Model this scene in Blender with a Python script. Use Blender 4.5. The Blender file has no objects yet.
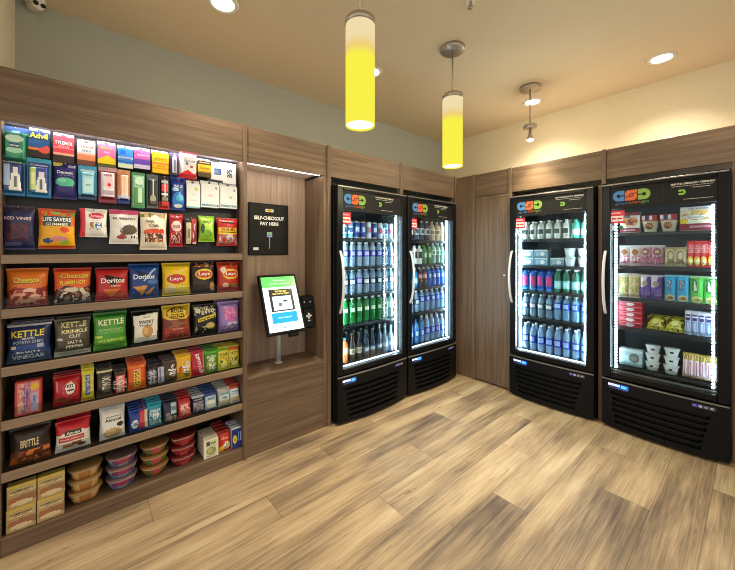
import bpy, math, random
from mathutils import Vector, Matrix
random.seed(11)
SC = bpy.context.scene
COL = SC.collection
PI = math.pi
R = math.radians

# ------------------------------------------------------------------ colours
def lin(c):
    if isinstance(c, str):
        c = [int(c[i:i + 2], 16) / 255 for i in (0, 2, 4)]
        c = [x / 12.92 if x <= .04045 else ((x + .055) / 1.055) ** 2.4 for x in c]
    return (c[0], c[1], c[2], 1.0)

# ------------------------------------------------------------------ materials
def newmat(name):
    m = bpy.data.materials.new(name)
    m.use_nodes = True
    nt = m.node_tree
    b = nt.nodes['Principled BSDF']
    return m, nt, b

def plain(name, c, rough=.5, metal=0, spec=.5, bump=0, bscale=200, trans=0, alpha=1):
    m, nt, b = newmat(name)
    b.inputs['Base Color'].default_value = lin(c)
    b.inputs['Roughness'].default_value = rough
    b.inputs['Metallic'].default_value = metal
    b.inputs['Specular IOR Level'].default_value = spec
    b.inputs['Transmission Weight'].default_value = trans
    n = nt.nodes.new('ShaderNodeTexNoise'); n.inputs['Scale'].default_value = bscale
    n.inputs['Detail'].default_value = 3
    g = nt.nodes.new('ShaderNodeNewGeometry')
    nt.links.new(g.outputs['Position'], n.inputs['Vector'])
    if bump:
        bp = nt.nodes.new('ShaderNodeBump'); bp.inputs['Strength'].default_value = bump
        bp.inputs['Distance'].default_value = .01
        nt.links.new(n.outputs['Fac'], bp.inputs['Height'])
        nt.links.new(bp.outputs['Normal'], b.inputs['Normal'])
    else:
        mr = nt.nodes.new('ShaderNodeMapRange')
        mr.inputs['To Min'].default_value = max(0, rough - .05); mr.inputs['To Max'].default_value = min(1, rough + .05)
        nt.links.new(n.outputs['Fac'], mr.inputs['Value'])
        nt.links.new(mr.outputs['Result'], b.inputs['Roughness'])
    return m

def emis(name, c, s):
    m, nt, b = newmat(name)
    nt.nodes.remove(b)
    e = nt.nodes.new('ShaderNodeEmission')
    e.inputs['Color'].default_value = lin(c); e.inputs['Strength'].default_value = s
    nt.links.new(e.outputs[0], nt.nodes['Material Output'].inputs[0])
    return m

def printed(name, rough, coat=0, trans=0, spec=.5, metal=0):
    m, nt, b = newmat(name)
    a = nt.nodes.new('ShaderNodeAttribute'); a.attribute_name = 'print'
    nt.links.new(a.outputs['Color'], b.inputs['Base Color'])
    b.inputs['Roughness'].default_value = rough
    b.inputs['Coat Weight'].default_value = coat
    b.inputs['Coat Roughness'].default_value = .12
    b.inputs['Transmission Weight'].default_value = trans
    b.inputs['Specular IOR Level'].default_value = spec
    b.inputs['Metallic'].default_value = metal
    b.inputs['IOR'].default_value = 1.4
    return m

def printed_emit(name, s):
    m, nt, b = newmat(name)
    a = nt.nodes.new('ShaderNodeAttribute'); a.attribute_name = 'print'
    nt.links.new(a.outputs['Color'], b.inputs['Base Color'])
    nt.links.new(a.outputs['Color'], b.inputs['Emission Color'])
    b.inputs['Emission Strength'].default_value = s
    b.inputs['Roughness'].default_value = .2
    return m

def wood(name, axis, dark, mid, light, rough=.42):
    m, nt, b = newmat(name)
    N, L = nt.nodes.new, nt.links.new
    g = N('ShaderNodeNewGeometry')
    mp = N('ShaderNodeMapping')
    s = [38, 38, 38]; s[axis] = 1.3
    mp.inputs['Scale'].default_value = s
    L(g.outputs['Position'], mp.inputs['Vector'])
    n1 = N('ShaderNodeTexNoise'); n1.inputs['Scale'].default_value = 1; n1.inputs['Detail'].default_value = 5
    n1.inputs['Distortion'].default_value = .5
    L(mp.outputs[0], n1.inputs['Vector'])
    mp2 = N('ShaderNodeMapping'); s2 = [190, 190, 190]; s2[axis] = 5
    mp2.inputs['Scale'].default_value = s2
    L(g.outputs['Position'], mp2.inputs['Vector'])
    n2 = N('ShaderNodeTexNoise'); n2.inputs['Scale'].default_value = 1; n2.inputs['Detail'].default_value = 2
    L(mp2.outputs[0], n2.inputs['Vector'])
    mx = N('ShaderNodeMix'); mx.data_type = 'FLOAT'; mx.inputs[0].default_value = .33
    L(n1.outputs['Fac'], mx.inputs[2]); L(n2.outputs['Fac'], mx.inputs[3])
    cr = N('ShaderNodeValToRGB')
    cr.color_ramp.elements[0].position = .34; cr.color_ramp.elements[0].color = lin(dark)
    cr.color_ramp.elements[1].position = .68; cr.color_ramp.elements[1].color = lin(light)
    e = cr.color_ramp.elements.new(.5); e.color = lin(mid)
    L(mx.outputs[0], cr.inputs[0]); L(cr.outputs[0], b.inputs['Base Color'])
    b.inputs['Roughness'].default_value = rough
    b.inputs['Specular IOR Level'].default_value = .35
    return m

def floor_mat():
    m, nt, b = newmat('oak_plank_floor')
    N, L = nt.nodes.new, nt.links.new
    def math_(op, a, c=None):
        n = N('ShaderNodeMath'); n.operation = op
        for i, v in enumerate((a, c)):
            if v is None: continue
            if isinstance(v, (int, float)): n.inputs[i].default_value = v
            else: L(v, n.inputs[i])
        return n.outputs[0]
    g = N('ShaderNodeNewGeometry'); sp = N('ShaderNodeSeparateXYZ'); L(g.outputs['Position'], sp.inputs[0])
    X, Y = sp.outputs[0], sp.outputs[1]
    cx = math_('DIVIDE', X, .2115)
    col = math_('FLOOR', cx); fx = math_('FRACT', cx)
    md = math_('FLOORED_MODULO', math_('SUBTRACT', col, 2), 3)
    yy = math_('DIVIDE', math_('ADD', math_('ADD', Y, .95), math_('MULTIPLY', md, .53)), 1.56)
    row = math_('FLOOR', yy); fy = math_('FRACT', yy)
    pid = math_('ADD', math_('MULTIPLY', col, 7.31), math_('MULTIPLY', row, 3.17))
    wn = N('ShaderNodeTexWhiteNoise'); wn.noise_dimensions = '1D'; L(pid, wn.inputs['W'])
    # grain, shifted per plank
    cb = N('ShaderNodeCombineXYZ')
    L(math_('MULTIPLY', X, 52), cb.inputs[0]); L(math_('MULTIPLY', Y, 1.5), cb.inputs[1]); L(math_('MULTIPLY', pid, 5.3), cb.inputs[2])
    n1 = N('ShaderNodeTexNoise'); n1.inputs['Scale'].default_value = 1; n1.inputs['Detail'].default_value = 7
    n1.inputs['Roughness'].default_value = .72; n1.inputs['Distortion'].default_value = .5
    L(cb.outputs[0], n1.inputs['Vector'])
    cb2 = N('ShaderNodeCombineXYZ')
    L(math_('MULTIPLY', X, 6.5), cb2.inputs[0]); L(math_('MULTIPLY', Y, 1.3), cb2.inputs[1]); L(math_('MULTIPLY', pid, 2.1), cb2.inputs[2])
    n2 = N('ShaderNodeTexNoise'); n2.inputs['Scale'].default_value = 1; n2.inputs['Detail'].default_value = 3
    L(cb2.outputs[0], n2.inputs['Vector'])
    cb3 = N('ShaderNodeCombineXYZ')
    L(math_('MULTIPLY', X, 210), cb3.inputs[0]); L(math_('MULTIPLY', Y, 6), cb3.inputs[1]); L(pid, cb3.inputs[2])
    n3 = N('ShaderNodeTexNoise'); n3.inputs['Scale'].default_value = 1; n3.inputs['Detail'].default_value = 3
    L(cb3.outputs[0], n3.inputs['Vector'])
    v = math_('ADD', math_('MULTIPLY', n1.outputs['Fac'], .68), math_('MULTIPLY', n2.outputs['Fac'], .92))
    v = math_('ADD', v, math_('MULTIPLY', n3.outputs['Fac'], .30))
    v = math_('ADD', v, math_('MULTIPLY', math_('SUBTRACT', wn.outputs['Value'], .5), .20))
    v = math_('SUBTRACT', v, .425)
    cr = N('ShaderNodeValToRGB')
    cr.color_ramp.elements[0].position = .22; cr.color_ramp.elements[0].color = lin(FL[0])
    cr.color_ramp.elements[1].position = .86; cr.color_ramp.elements[1].color = lin(FL[3])
    e = cr.color_ramp.elements.new(.38); e.color = lin(FL[1])
    e = cr.color_ramp.elements.new(.56); e.color = lin(FL[2])
    L(v, cr.inputs[0])
    # knots and dark cracks
    cb4 = N('ShaderNodeCombineXYZ')
    L(math_('MULTIPLY', X, 15), cb4.inputs[0]); L(math_('MULTIPLY', Y, 4), cb4.inputs[1]); L(math_('MULTIPLY', pid, 9.7), cb4.inputs[2])
    n4 = N('ShaderNodeTexNoise'); n4.inputs['Scale'].default_value = 1; n4.inputs['Detail'].default_value = 6; n4.inputs['Roughness'].default_value = .75
    n4.inputs['Distortion'].default_value = 1.5
    L(cb4.outputs[0], n4.inputs['Vector'])
    kn = N('ShaderNodeMapRange'); kn.inputs['From Min'].default_value = .63; kn.inputs['From Max'].default_value = .70
    L(n4.outputs['Fac'], kn.inputs['Value'])
    mk = N('ShaderNodeMix'); mk.data_type = 'RGBA'; L(math_('MULTIPLY', kn.outputs[0], .75), mk.inputs[0])
    L(cr.outputs[0], mk.inputs[6]); mk.inputs[7].default_value = lin('5a4630')
    cb5 = N('ShaderNodeCombineXYZ')
    L(math_('MULTIPLY', X, 48), cb5.inputs[0]); L(math_('MULTIPLY', Y, 3.2), cb5.inputs[1]); L(math_('MULTIPLY', pid, 4.9), cb5.inputs[2])
    n5 = N('ShaderNodeTexNoise'); n5.inputs['Scale'].default_value = 1; n5.inputs['Detail'].default_value = 4; n5.inputs['Roughness'].default_value = .6; n5.inputs['Distortion'].default_value = 1.1
    L(cb5.outputs[0], n5.inputs['Vector'])
    k5 = N('ShaderNodeMapRange'); k5.inputs['From Min'].default_value = .63; k5.inputs['From Max'].default_value = .70
    L(n5.outputs['Fac'], k5.inputs['Value'])
    mk5 = N('ShaderNodeMix'); mk5.data_type = 'RGBA'; L(math_('MULTIPLY', k5.outputs[0], .62), mk5.inputs[0])
    L(mk.outputs[2], mk5.inputs[6]); mk5.inputs[7].default_value = lin('6a543c'); mk = mk5
    # seams
    ex = math_('LESS_THAN', math_('MINIMUM', fx, math_('SUBTRACT', 1, fx)), .011)
    ey = math_('LESS_THAN', math_('MINIMUM', fy, math_('SUBTRACT', 1, fy)), .0018)
    sm = math_('MAXIMUM', ex, ey)
    ms = N('ShaderNodeMix'); ms.data_type = 'RGBA'; L(math_('MULTIPLY', sm, .42), ms.inputs[0])
    L(mk.outputs[2], ms.inputs[6]); ms.inputs[7].default_value = lin('4a3826')
    L(ms.outputs[2], b.inputs['Base Color'])
    b.inputs['Roughness'].default_value = .48
    b.inputs['Specular IOR Level'].default_value = .35
    bp = N('ShaderNodeBump'); bp.inputs['Strength'].default_value = .12; bp.inputs['Distance'].default_value = .004
    L(n3.outputs['Fac'], bp.inputs['Height']); L(bp.outputs[0], b.inputs['Normal'])
    return m

def glass_mat(name, tint='f4fbff', refl=.35):
    m, nt, b = newmat(name)
    nt.nodes.remove(b)
    N, L = nt.nodes.new, nt.links.new
    t = N('ShaderNodeBsdfTransparent'); t.inputs[0].default_value = lin(tint)
    g = N('ShaderNodeBsdfGlossy'); g.inputs['Roughness'].default_value = .02
    fr = N('ShaderNodeFresnel'); fr.inputs['IOR'].default_value = 1.45
    mu = N('ShaderNodeMath'); mu.operation = 'MULTIPLY'; mu.inputs[1].default_value = refl
    L(fr.outputs[0], mu.inputs[0])
    mx = N('ShaderNodeMixShader'); L(mu.outputs[0], mx.inputs[0]); L(t.outputs[0], mx.inputs[1]); L(g.outputs[0], mx.inputs[2])
    L(mx.outputs[0], nt.nodes['Material Output'].inputs[0])
    return m

FL = ('56463a', '7f6c55', 'a48d6d', 'c6b391')
WD = ('59493a', '6c5846', '806a55')
M = {}
M['floor'] = floor_mat()
M['wood_x'] = wood('brown_laminate_x', 0, *WD)
M['wood_y'] = wood('brown_laminate_y', 1, *WD)
M['wood_z'] = wood('brown_laminate_z', 2, *WD)
M['lip_y'] = wood('tan_shelf_edge', 1, '7c6855', '8a7560', '99846e')
M['niche_z'] = wood('light_niche_laminate', 2, '8c7564', '9c8573', 'ae9886')
M['shelf_in'] = plain('dark_shelf_interior', '33271f', .6)
M['peg'] = plain('black_peg_panel', '15181a', .45)
M['black'] = plain('black_cooler_plastic', '0b0c0e', .45, spec=.18)
M['frame'] = plain('black_door_frame', '0c0d10', .36, spec=.2)
M['inner'] = plain('cooler_interior', '39454c', .4)
M['dark_hole'] = plain('dark_recess', '050505', .9)
M['wire'] = plain('black_wire_shelf', '1c2023', .4)
M['silver'] = plain('silver_handle', 'e4e4e4', .3, .1)
M['steel'] = plain('brushed_nickel', 'b4aa9a', .34, .75)
M['trimgrey'] = plain('grey_trim', '85807a', .35, .5)
M['wallA'] = plain('grey_green_wall_paint', 'a8aa9e', .85, bump=.12, bscale=160)
M['wallB'] = plain('cream_wall_paint', 'dacdae', .85, bump=.55, bscale=60)
M['wallC'] = plain('beige_textured_wall', 'e2d9c4', .9, bump=.7, bscale=110)
M['soffit'] = plain('white_soffit', 'e8dedc', .6)
M['ceil'] = plain('tan_ceiling_paint', 'decdae', .9, bump=.15, bscale=120)
M['foil'] = printed('printed_foil', .32, .2)
def crinkle(m):
    nt = m.node_tree; b = nt.nodes['Principled BSDF']
    tc = nt.nodes.new('ShaderNodeTexCoord'); n = nt.nodes.new('ShaderNodeTexNoise'); bp = nt.nodes.new('ShaderNodeBump')
    n.inputs['Scale'].default_value = 38; n.inputs['Detail'].default_value = 4; n.inputs['Distortion'].default_value = 1.2
    bp.inputs['Strength'].default_value = .55; bp.inputs['Distance'].default_value = .006
    nt.links.new(tc.outputs['Object'], n.inputs['Vector']); nt.links.new(n.outputs['Fac'], bp.inputs['Height']); nt.links.new(bp.outputs[0], b.inputs['Normal'])
crinkle(M['foil'])
M['card'] = printed('printed_card', .5)
M['plastic'] = printed('printed_plastic', .22, .2)
M['matte'] = printed('printed_matte', .6)
M['clearp'] = printed('clear_bottle_plastic', .1, 0, .35)
M['acryl'] = glass_mat('clear_acrylic', 'eef2f2', .22)
M['glass'] = glass_mat('cooler_door_glass', 'f2f8fa', .32)
M['led'] = emis('cooler_led', 'd4f2ff', 85)
def led_dots(name, c, s):
    m, nt, b = newmat(name); nt.nodes.remove(b); N, L = nt.nodes.new, nt.links.new
    g = N('ShaderNodeNewGeometry'); sp = N('ShaderNodeSeparateXYZ'); L(g.outputs['Position'], sp.inputs[0])
    def mt(op, a, v):
        n = N('ShaderNodeMath'); n.operation = op; L(a, n.inputs[0]); n.inputs[1].default_value = v; return n.outputs[0]
    f = mt('FRACT', mt('MULTIPLY', sp.outputs[2], 42), 0)
    st = mt('ADD', mt('MULTIPLY', mt('LESS_THAN', f, .55), s), .35)
    e = N('ShaderNodeEmission'); e.inputs['Color'].default_value = lin(c); L(st, e.inputs['Strength'])
    L(e.outputs[0], nt.nodes['Material Output'].inputs[0]); return m
M['led_d'] = led_dots('dotted_cooler_led', 'd4f2ff', 85)
M['led_d4'] = led_dots('dotted_food_cooler_led', 'd4f2ff', 34)
M['gasket_glow'] = emis('lit_gasket_glow', 'e4f4ff', 3.5)  # LED light reflected on the bottom gasket trim, painted as emission
M['led_shelf'] = emis('shelf_led', 'fff2f4', 32)
M['led_niche'] = emis('niche_led', 'fff6ea', 22)
M['bulb'] = emis('lamp_lens', 'fff3dc', 22)
M['shade_y'] = emis('yellow_glass_lit', 'fdee38', 1.1)
M['shade_c'] = emis('cream_glass_lit', 'f4e2b0', .92)
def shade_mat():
    # cream collar and yellow glass, the lamp's glow gradation painted into the emission
    m, nt, b = newmat('shade_glass_glow_ramp'); nt.nodes.remove(b); N, L = nt.nodes.new, nt.links.new
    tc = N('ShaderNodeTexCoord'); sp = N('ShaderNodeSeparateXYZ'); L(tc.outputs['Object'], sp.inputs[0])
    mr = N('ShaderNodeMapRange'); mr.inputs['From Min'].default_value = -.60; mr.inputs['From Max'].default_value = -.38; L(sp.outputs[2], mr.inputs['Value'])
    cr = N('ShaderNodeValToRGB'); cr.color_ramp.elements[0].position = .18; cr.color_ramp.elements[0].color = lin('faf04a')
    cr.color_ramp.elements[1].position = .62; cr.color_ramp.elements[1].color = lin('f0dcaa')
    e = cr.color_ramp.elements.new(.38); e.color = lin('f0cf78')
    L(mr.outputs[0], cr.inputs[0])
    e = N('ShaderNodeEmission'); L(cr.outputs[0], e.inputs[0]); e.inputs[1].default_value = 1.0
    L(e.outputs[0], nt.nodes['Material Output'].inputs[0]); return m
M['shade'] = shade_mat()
M['shade_b'] = emis('lamp_diffuser', 'fff7d8', 5)
M['screen'] = printed_emit('lit_screen', .85)
M['badge'] = printed_emit('lit_badge', .7)
M['white'] = plain('white_plastic', 'e6e2d8', .4)
M['lens'] = plain('black_lens', '0c0c0e', .1)
M['greyp'] = plain('pale_grey_pole', 'b8bab8', .35, .2)

# ------------------------------------------------------------------ mesh building
class MB:
    def __init__(s): s.V, s.F, s.C, s.M, s.S = [], [], [], [], []
    def add(s, vs, fs, col='808080', mat=0, smooth=False):
        o = len(s.V); s.V.extend([tuple(v) for v in vs])
        single = isinstance(col, (str, tuple))
        c1 = lin(col) if single else None
        for i, f in enumerate(fs):
            s.F.append([o + k for k in f]); s.C.append(c1 if single else lin(col[i])); s.M.append(mat); s.S.append(smooth)
        return s
    def box(s, x0, x1, y0, y1, z0, z1, col='808080', mat=0, b=0):
        c = ((x0 + x1) / 2, (y0 + y1) / 2, (z0 + z1) / 2); h = (abs(x1 - x0) / 2, abs(y1 - y0) / 2, abs(z1 - z0) / 2)
        b = min(b, min(h) * .8)
        if b <= 0:
            vs = [(c[0] + i * h[0], c[1] + j * h[1], c[2] + k * h[2]) for i in (-1, 1) for j in (-1, 1) for k in (-1, 1)]
            fs = [(0, 1, 3, 2), (4, 6, 7, 5), (0, 4, 5, 1), (2, 3, 7, 6), (0, 2, 6, 4), (1, 5, 7, 3)]
            return s.add(vs, fs, col, mat)
        vs = []; ix = {}
        for i in (-1, 1):
            for j in (-1, 1):
                for k in (-1, 1):
                    sg = (i, j, k)
                    for a in range(3):
                        ix[sg + (a,)] = len(vs)
                        vs.append(tuple(c[q] + sg[q] * (h[q] if q == a else h[q] - b) for q in range(3)))
        fs = []
        def face(ks, n):
            f = [ix[k] for k in ks]
            p = [Vector(vs[q]) for q in f]
            if (p[1] - p[0]).cross(p[2] - p[1]).dot(Vector(n)) < 0: f.reverse()
            fs.append(f)
        for a in range(3):
            o1, o2 = [q for q in range(3) if q != a]
            for sa in (-1, 1):
                ks = []
                for (p, q) in ((-1, -1), (1, -1), (1, 1), (-1, 1)):
                    t = [0, 0, 0]; t[a] = sa; t[o1] = p; t[o2] = q; ks.append(tuple(t) + (a,))
                n = [0, 0, 0]; n[a] = sa; face(ks, n)
            for s1 in (-1, 1):
                for s2 in (-1, 1):
                    t = [[0, 0, 0] for _ in range(2)]
                    for w, e in enumerate((-1, 1)):
                        t[w][a] = e; t[w][o1] = s1; t[w][o2] = s2
                    n = [0, 0, 0]; n[o1] = s1; n[o2] = s2
                    face([tuple(t[0]) + (o1,), tuple(t[1]) + (o1,), tuple(t[1]) + (o2,), tuple(t[0]) + (o2,)], n)
        for i in (-1, 1):
            for j in (-1, 1):
                for k in (-1, 1):
                    face([(i, j, k, 0), (i, j, k, 1), (i, j, k, 2)], (i, j, k))
        return s.add(vs, fs, col, mat)
    def tube(s, pts, r, n=10, col='808080', mat=0, caps=True):
        pts = [Vector(p) for p in pts]; vs = []; fs = []
        up = Vector((0, 0, 1)); prev = None
        for i, p in enumerate(pts):
            t = (pts[min(i + 1, len(pts) - 1)] - pts[max(i - 1, 0)]).normalized()
            a = prev if prev else (up if abs(t.z) < .9 else Vector((1, 0, 0)))
            x = (a - t * a.dot(t)).normalized(); y = t.cross(x); prev = x
            rr = r[i] if isinstance(r, (list, tuple)) else r
            for k in range(n):
                th = 2 * PI * k / n; vs.append(p + x * rr * math.cos(th) + y * rr * math.sin(th))
        for i in range(len(pts) - 1):
            for k in range(n):
                k2 = (k + 1) % n; fs.append((i * n + k, i * n + k2, (i + 1) * n + k2, (i + 1) * n + k))
        if caps: fs.append(tuple(range(n - 1, -1, -1))); fs.append(tuple((len(pts) - 1) * n + k for k in range(n)))
        return s.add(vs, fs, col, mat, True)
    def lathe(s, prof, n=20, colf='808080', mat=0, c=(0, 0, 0), sx=1, sy=1, smooth=True, sq=2.0, caps=True):
        vs = []; fs = []; cols = []
        for r, z in prof:
            for k in range(n):
                th = 2 * PI * k / n; cc, ss = math.cos(th), math.sin(th)
                if sq != 2.0:
                    q = (abs(cc) ** sq + abs(ss) ** sq) ** (-1 / sq); cc *= q; ss *= q
                vs.append((c[0] + r * sx * cc, c[1] + r * sy * ss, c[2] + z))
        for i in range(len(prof) - 1):
            for k in range(n):
                k2 = (k + 1) % n; fs.append((i * n + k, i * n + k2, (i + 1) * n + k2, (i + 1) * n + k))
                cols.append(colf if isinstance(colf, str) else colf(2 * PI * (k + .5) / n, (prof[i][1] + prof[i + 1][1]) / 2))
        if caps and prof[0][0] > 1e-5: fs.append(tuple(range(n - 1, -1, -1))); cols.append(cols[0])
        if caps and prof[-1][0] > 1e-5: fs.append(tuple((len(prof) - 1) * n + k for k in range(n))); cols.append(cols[-1])
        return s.add(vs, fs, cols, mat, smooth)
    def poly(s, pts2, P, col, mat=0):
        vs = [P(u, v) for u, v in pts2]
        return s.add(vs, [tuple(range(len(vs)))], col, mat)
    def build(s, name, mats, parent=None, loc=None, rot=None):
        me = bpy.data.meshes.new(name)
        me.from_pydata(s.V, [], s.F)
        if not isinstance(mats, (list, tuple)): mats = [mats]
        for m in mats: me.materials.append(M[m] if isinstance(m, str) else m)
        me.polygons.foreach_set('material_index', s.M)
        me.polygons.foreach_set('use_smooth', s.S)
        at = me.color_attributes.new('print', 'FLOAT_COLOR', 'CORNER')
        buf = []
        for f, c in zip(s.F, s.C): buf.extend(c * len(f))
        at.data.foreach_set('color', buf)
        me.update()
        o = bpy.data.objects.new(name, me); COL.objects.link(o)
        if parent: o.parent = parent
        if loc: o.location = loc
        if rot: o.rotation_euler = rot
        return o

def tag(o, label, cat, group=None):
    o['label'] = label; o['category'] = cat
    if group: o['group'] = group
    return o
def struct(o): o['kind'] = 'structure'; return o
def empty(name, loc, label, cat, group=None, rz=0):
    o = bpy.data.objects.new(name, None); o.empty_display_size = .05; COL.objects.link(o)
    o.location = loc; o.rotation_euler = (0, 0, rz)
    return tag(o, label, cat, group)
def dup(o, loc, rot, label):
    c = o.copy(); COL.objects.link(c); c.location = loc; c.rotation_euler = rot; c['label'] = label
    for ch in o.children:
        d = ch.copy(); COL.objects.link(d); d.parent = c
        for g in ch.children:
            e = g.copy(); COL.objects.link(e); e.parent = d
    return c

# ------------------------------------------------------------------ lettering
_tc = {}
def text_mesh(t, bold=.02):
    if (t, bold) in _tc: return _tc[(t, bold)]
    cu = bpy.data.curves.new('lettering', 'FONT'); cu.body = t; cu.size = 1; cu.align_x = 'LEFT'
    cu.resolution_u = 3; cu.offset = bold
    ob = bpy.data.objects.new('lettering', cu)
    COL.objects.link(ob)
    bpy.context.view_layer.update()
    me = ob.to_mesh()
    vs = [(v.co.x, v.co.y) for v in me.vertices]; fs = [tuple(p.vertices) for p in me.polygons]
    ob.to_mesh_clear()
    bpy.data.objects.remove(ob); bpy.data.curves.remove(cu)
    if not vs: vs = [(0, 0), (1, 0), (1, 1)]; fs = [(0, 1, 2)]
    x0 = min(v[0] for v in vs); x1 = max(v[0] for v in vs); y0 = min(v[1] for v in vs); y1 = max(v[1] for v in vs)
    vs = [((x - x0) / (x1 - x0) - .5, (y - y0) / (y1 - y0) - .5) for x, y in vs]
    _tc[(t, bold)] = (vs, fs); return vs, fs

def put_text(mb, P, t, cu, cv, wf, hf, col, rot=0, asp=1.0, mat=0, bold=.02):
    """asp = w/h of the face, so a rotated text keeps its shape"""
    vs, fs = text_mesh(t, bold)
    out = []
    c, s_ = math.cos(R(rot)), math.sin(R(rot))
    for x, y in vs:
        x *= wf * asp; y *= hf
        if rot: x, y = x * c - y * s_, x * s_ + y * c
        out.append(P(cu + x / asp, cv + y))
    mb.add(out, fs, col, mat)

# ------------------------------------------------------------------ print designs
def hsh(i, j, s):
    x = math.sin(i * 127.1 + j * 311.7 + s * 74.7) * 43758.5453
    return x - math.floor(x)
def painter(base, des):
    shp = [d for d in des if d[0] != 't']
    def f(u, v):
        c = base
        for d in shp:
            k = d[0]
            if k == 'r':
                if d[1] <= u <= d[2] and d[3] <= v <= d[4]: c = d[5]
            elif k == 'e':
                if ((u - d[1]) / d[3]) ** 2 + ((v - d[2]) / d[4]) ** 2 <= 1: c = d[5]
            elif k == 'n':
                if d[1] <= u <= d[2] and d[3] <= v <= d[4]:
                    x, y = u * d[6] * 1.1, v * d[6] * 1.1; i0, j0 = int(x), int(y); fx, fy = x - i0, y - j0
                    n_ = [hsh(i0 + a, j0 + b, d[7]) for b in (0, 1) for a in (0, 1)]
                    q = (n_[0] * (1 - fx) + n_[1] * fx) * (1 - fy) + (n_[2] * (1 - fx) + n_[3] * fx) * fy
                    q = min(.999, max(0, (q - .5) * 1.7 + .5))
                    c = d[5][int(q * len(d[5]))]
            elif k == 'p':
                ins = False; pt = d[1]; j = len(pt) - 1
                for i in range(len(pt)):
                    (xi, yi), (xj, yj) = pt[i], pt[j]
                    if (yi > v) != (yj > v) and u < (xj - xi) * (v - yi) / (yj - yi) + xi: ins = not ins
                    j = i
                if ins: c = d[2]
            elif k == 'w':   # wavy band: (u0,u1,v0,v1,col,amp,freq)
                a = d[6] * math.sin(u * d[7] + d[1])
                if d[3] + a <= v <= d[4] + a: c = d[5]
        return c
    return f

def face_grid(mb, P, nu, nv, f, mat=0, smooth=True):
    vs = [P(i / nu, j / nv) for j in range(nv + 1) for i in range(nu + 1)]
    fs = []; cs = []
    for j in range(nv):
        for i in range(nu):
            a = j * (nu + 1) + i
            fs.append((a, a + 1, a + nu + 2, a + nu + 1)); cs.append(f((i + .5) / nu, (j + .5) / nv))
    mb.add(vs, fs, cs, mat, smooth)

def texts(mb, P, des, asp):
    for k, d in enumerate([d for d in des if d[0] == 't']):
        _, t, cu, cv, wf, hf, col = d[:7]
        Pk = lambda u, v, k=k: (lambda q: (q[0], q[1] - .0005 * k, q[2]))(P(u, v))
        put_text(mb, Pk, t, cu, cv, wf, hf, col, d[7] if len(d) > 7 else 0, asp)

# pillow bag: front faces local -Y, base at z=0
def bag_mesh(w, h, d, base, des, res=30, seed=0, gus=.0):
    mb = MB()
    def prof(u, v):
        a = max(0, 1 - abs(2 * u - 1) ** 2.6) ** .62
        vv = (v - .05) / .89
        b = max(0, 1 - abs(2 * min(1, max(0, vv)) - 1) ** 3.2) ** .6
        crease = 1 + .07 * math.sin(u * 23 + seed) * max(0, abs(v - .5) * 2 - .35) + .035 * math.sin(u * 9 + v * 13 + seed * 3)
        return a * b * crease
    def X(u, v):
        bul = 1 - .07 * math.sin(PI * min(1, max(0, v)))
        return (u - .5) * w * bul
    def P(u, v): return (X(u, v), -d / 2 * prof(u, v) - .0006, v * h)
    def Q(u, v): return (X(1 - u, v), d / 2 * prof(1 - u, v) + .0006, v * h)
    def T(u, v):
        p = P(u, v); return (p[0], p[1] - .0016, p[2])
    f = painter(base, des)
    nu = res; nv = max(8, int(res * h / w))
    face_grid(mb, P, nu, nv, f)
    face_grid(mb, Q, 10, 12, lambda u, v: base)
    # edge seams
    vs = []; fs = []
    for j in range(nv + 1):
        v = j / nv
        for u in (0, 1):
            x = X(u, v); vs += [(x, -.0006, v * h), (x, .0006, v * h)]
    for j in range(nv):
        a = j * 4
        fs += [(a, a + 4, a + 5, a + 1), (a + 2, a + 3, a + 7, a + 6)]
    mb.add(vs, fs, base)
    texts(mb, T, des, w / h)
    return mb

# carton: front local -Y; box is d deep; optional hanging tab of height tab
def carton_mesh(w, h, d, base, des, side=None, res=26, tab=0, tabcol=None, top=None):
    mb = MB(); side = side or base; hb = h - tab
    P = lambda u, v: ((u - .5) * w, -d / 2, v * hb)
    T = lambda u, v: ((u - .5) * w, -d / 2 - .0012, v * hb)
    face_grid(mb, P, res, max(8, int(res * hb / w)), painter(base, des), smooth=False)
    x, y = w / 2, d / 2
    vs = [(-x, -y, 0), (x, -y, 0), (x, y, 0), (-x, y, 0), (-x, -y, hb), (x, -y, hb), (x, y, hb), (-x, y, hb)]
    mb.add(vs, [(0, 3, 2, 1), (4, 5, 6, 7), (1, 2, 6, 5), (2, 3, 7, 6), (3, 0, 4, 7)], [side, top or side, side, side, side])
    if tab:
        mb.box(-x, x, y - .003, y - .001, hb - .002, h, tabcol or base, 0)
        mb.lathe([(.0001, 0), (.006, 0), (.006, .001), (.0001, .001)], 12, '0a0a0a')
        # hole drawn as a small dark disc on the tab
        n0 = 12 * 4
        for k in range(len(mb.V) - n0, len(mb.V)):
            vx, vy, vz = mb.V[k]; mb.V[k] = (vx * 1.3, y - .0035 - vz, h - tab * .5 + vy)
    texts(mb, T, des, w / hb)
    return mb

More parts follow.
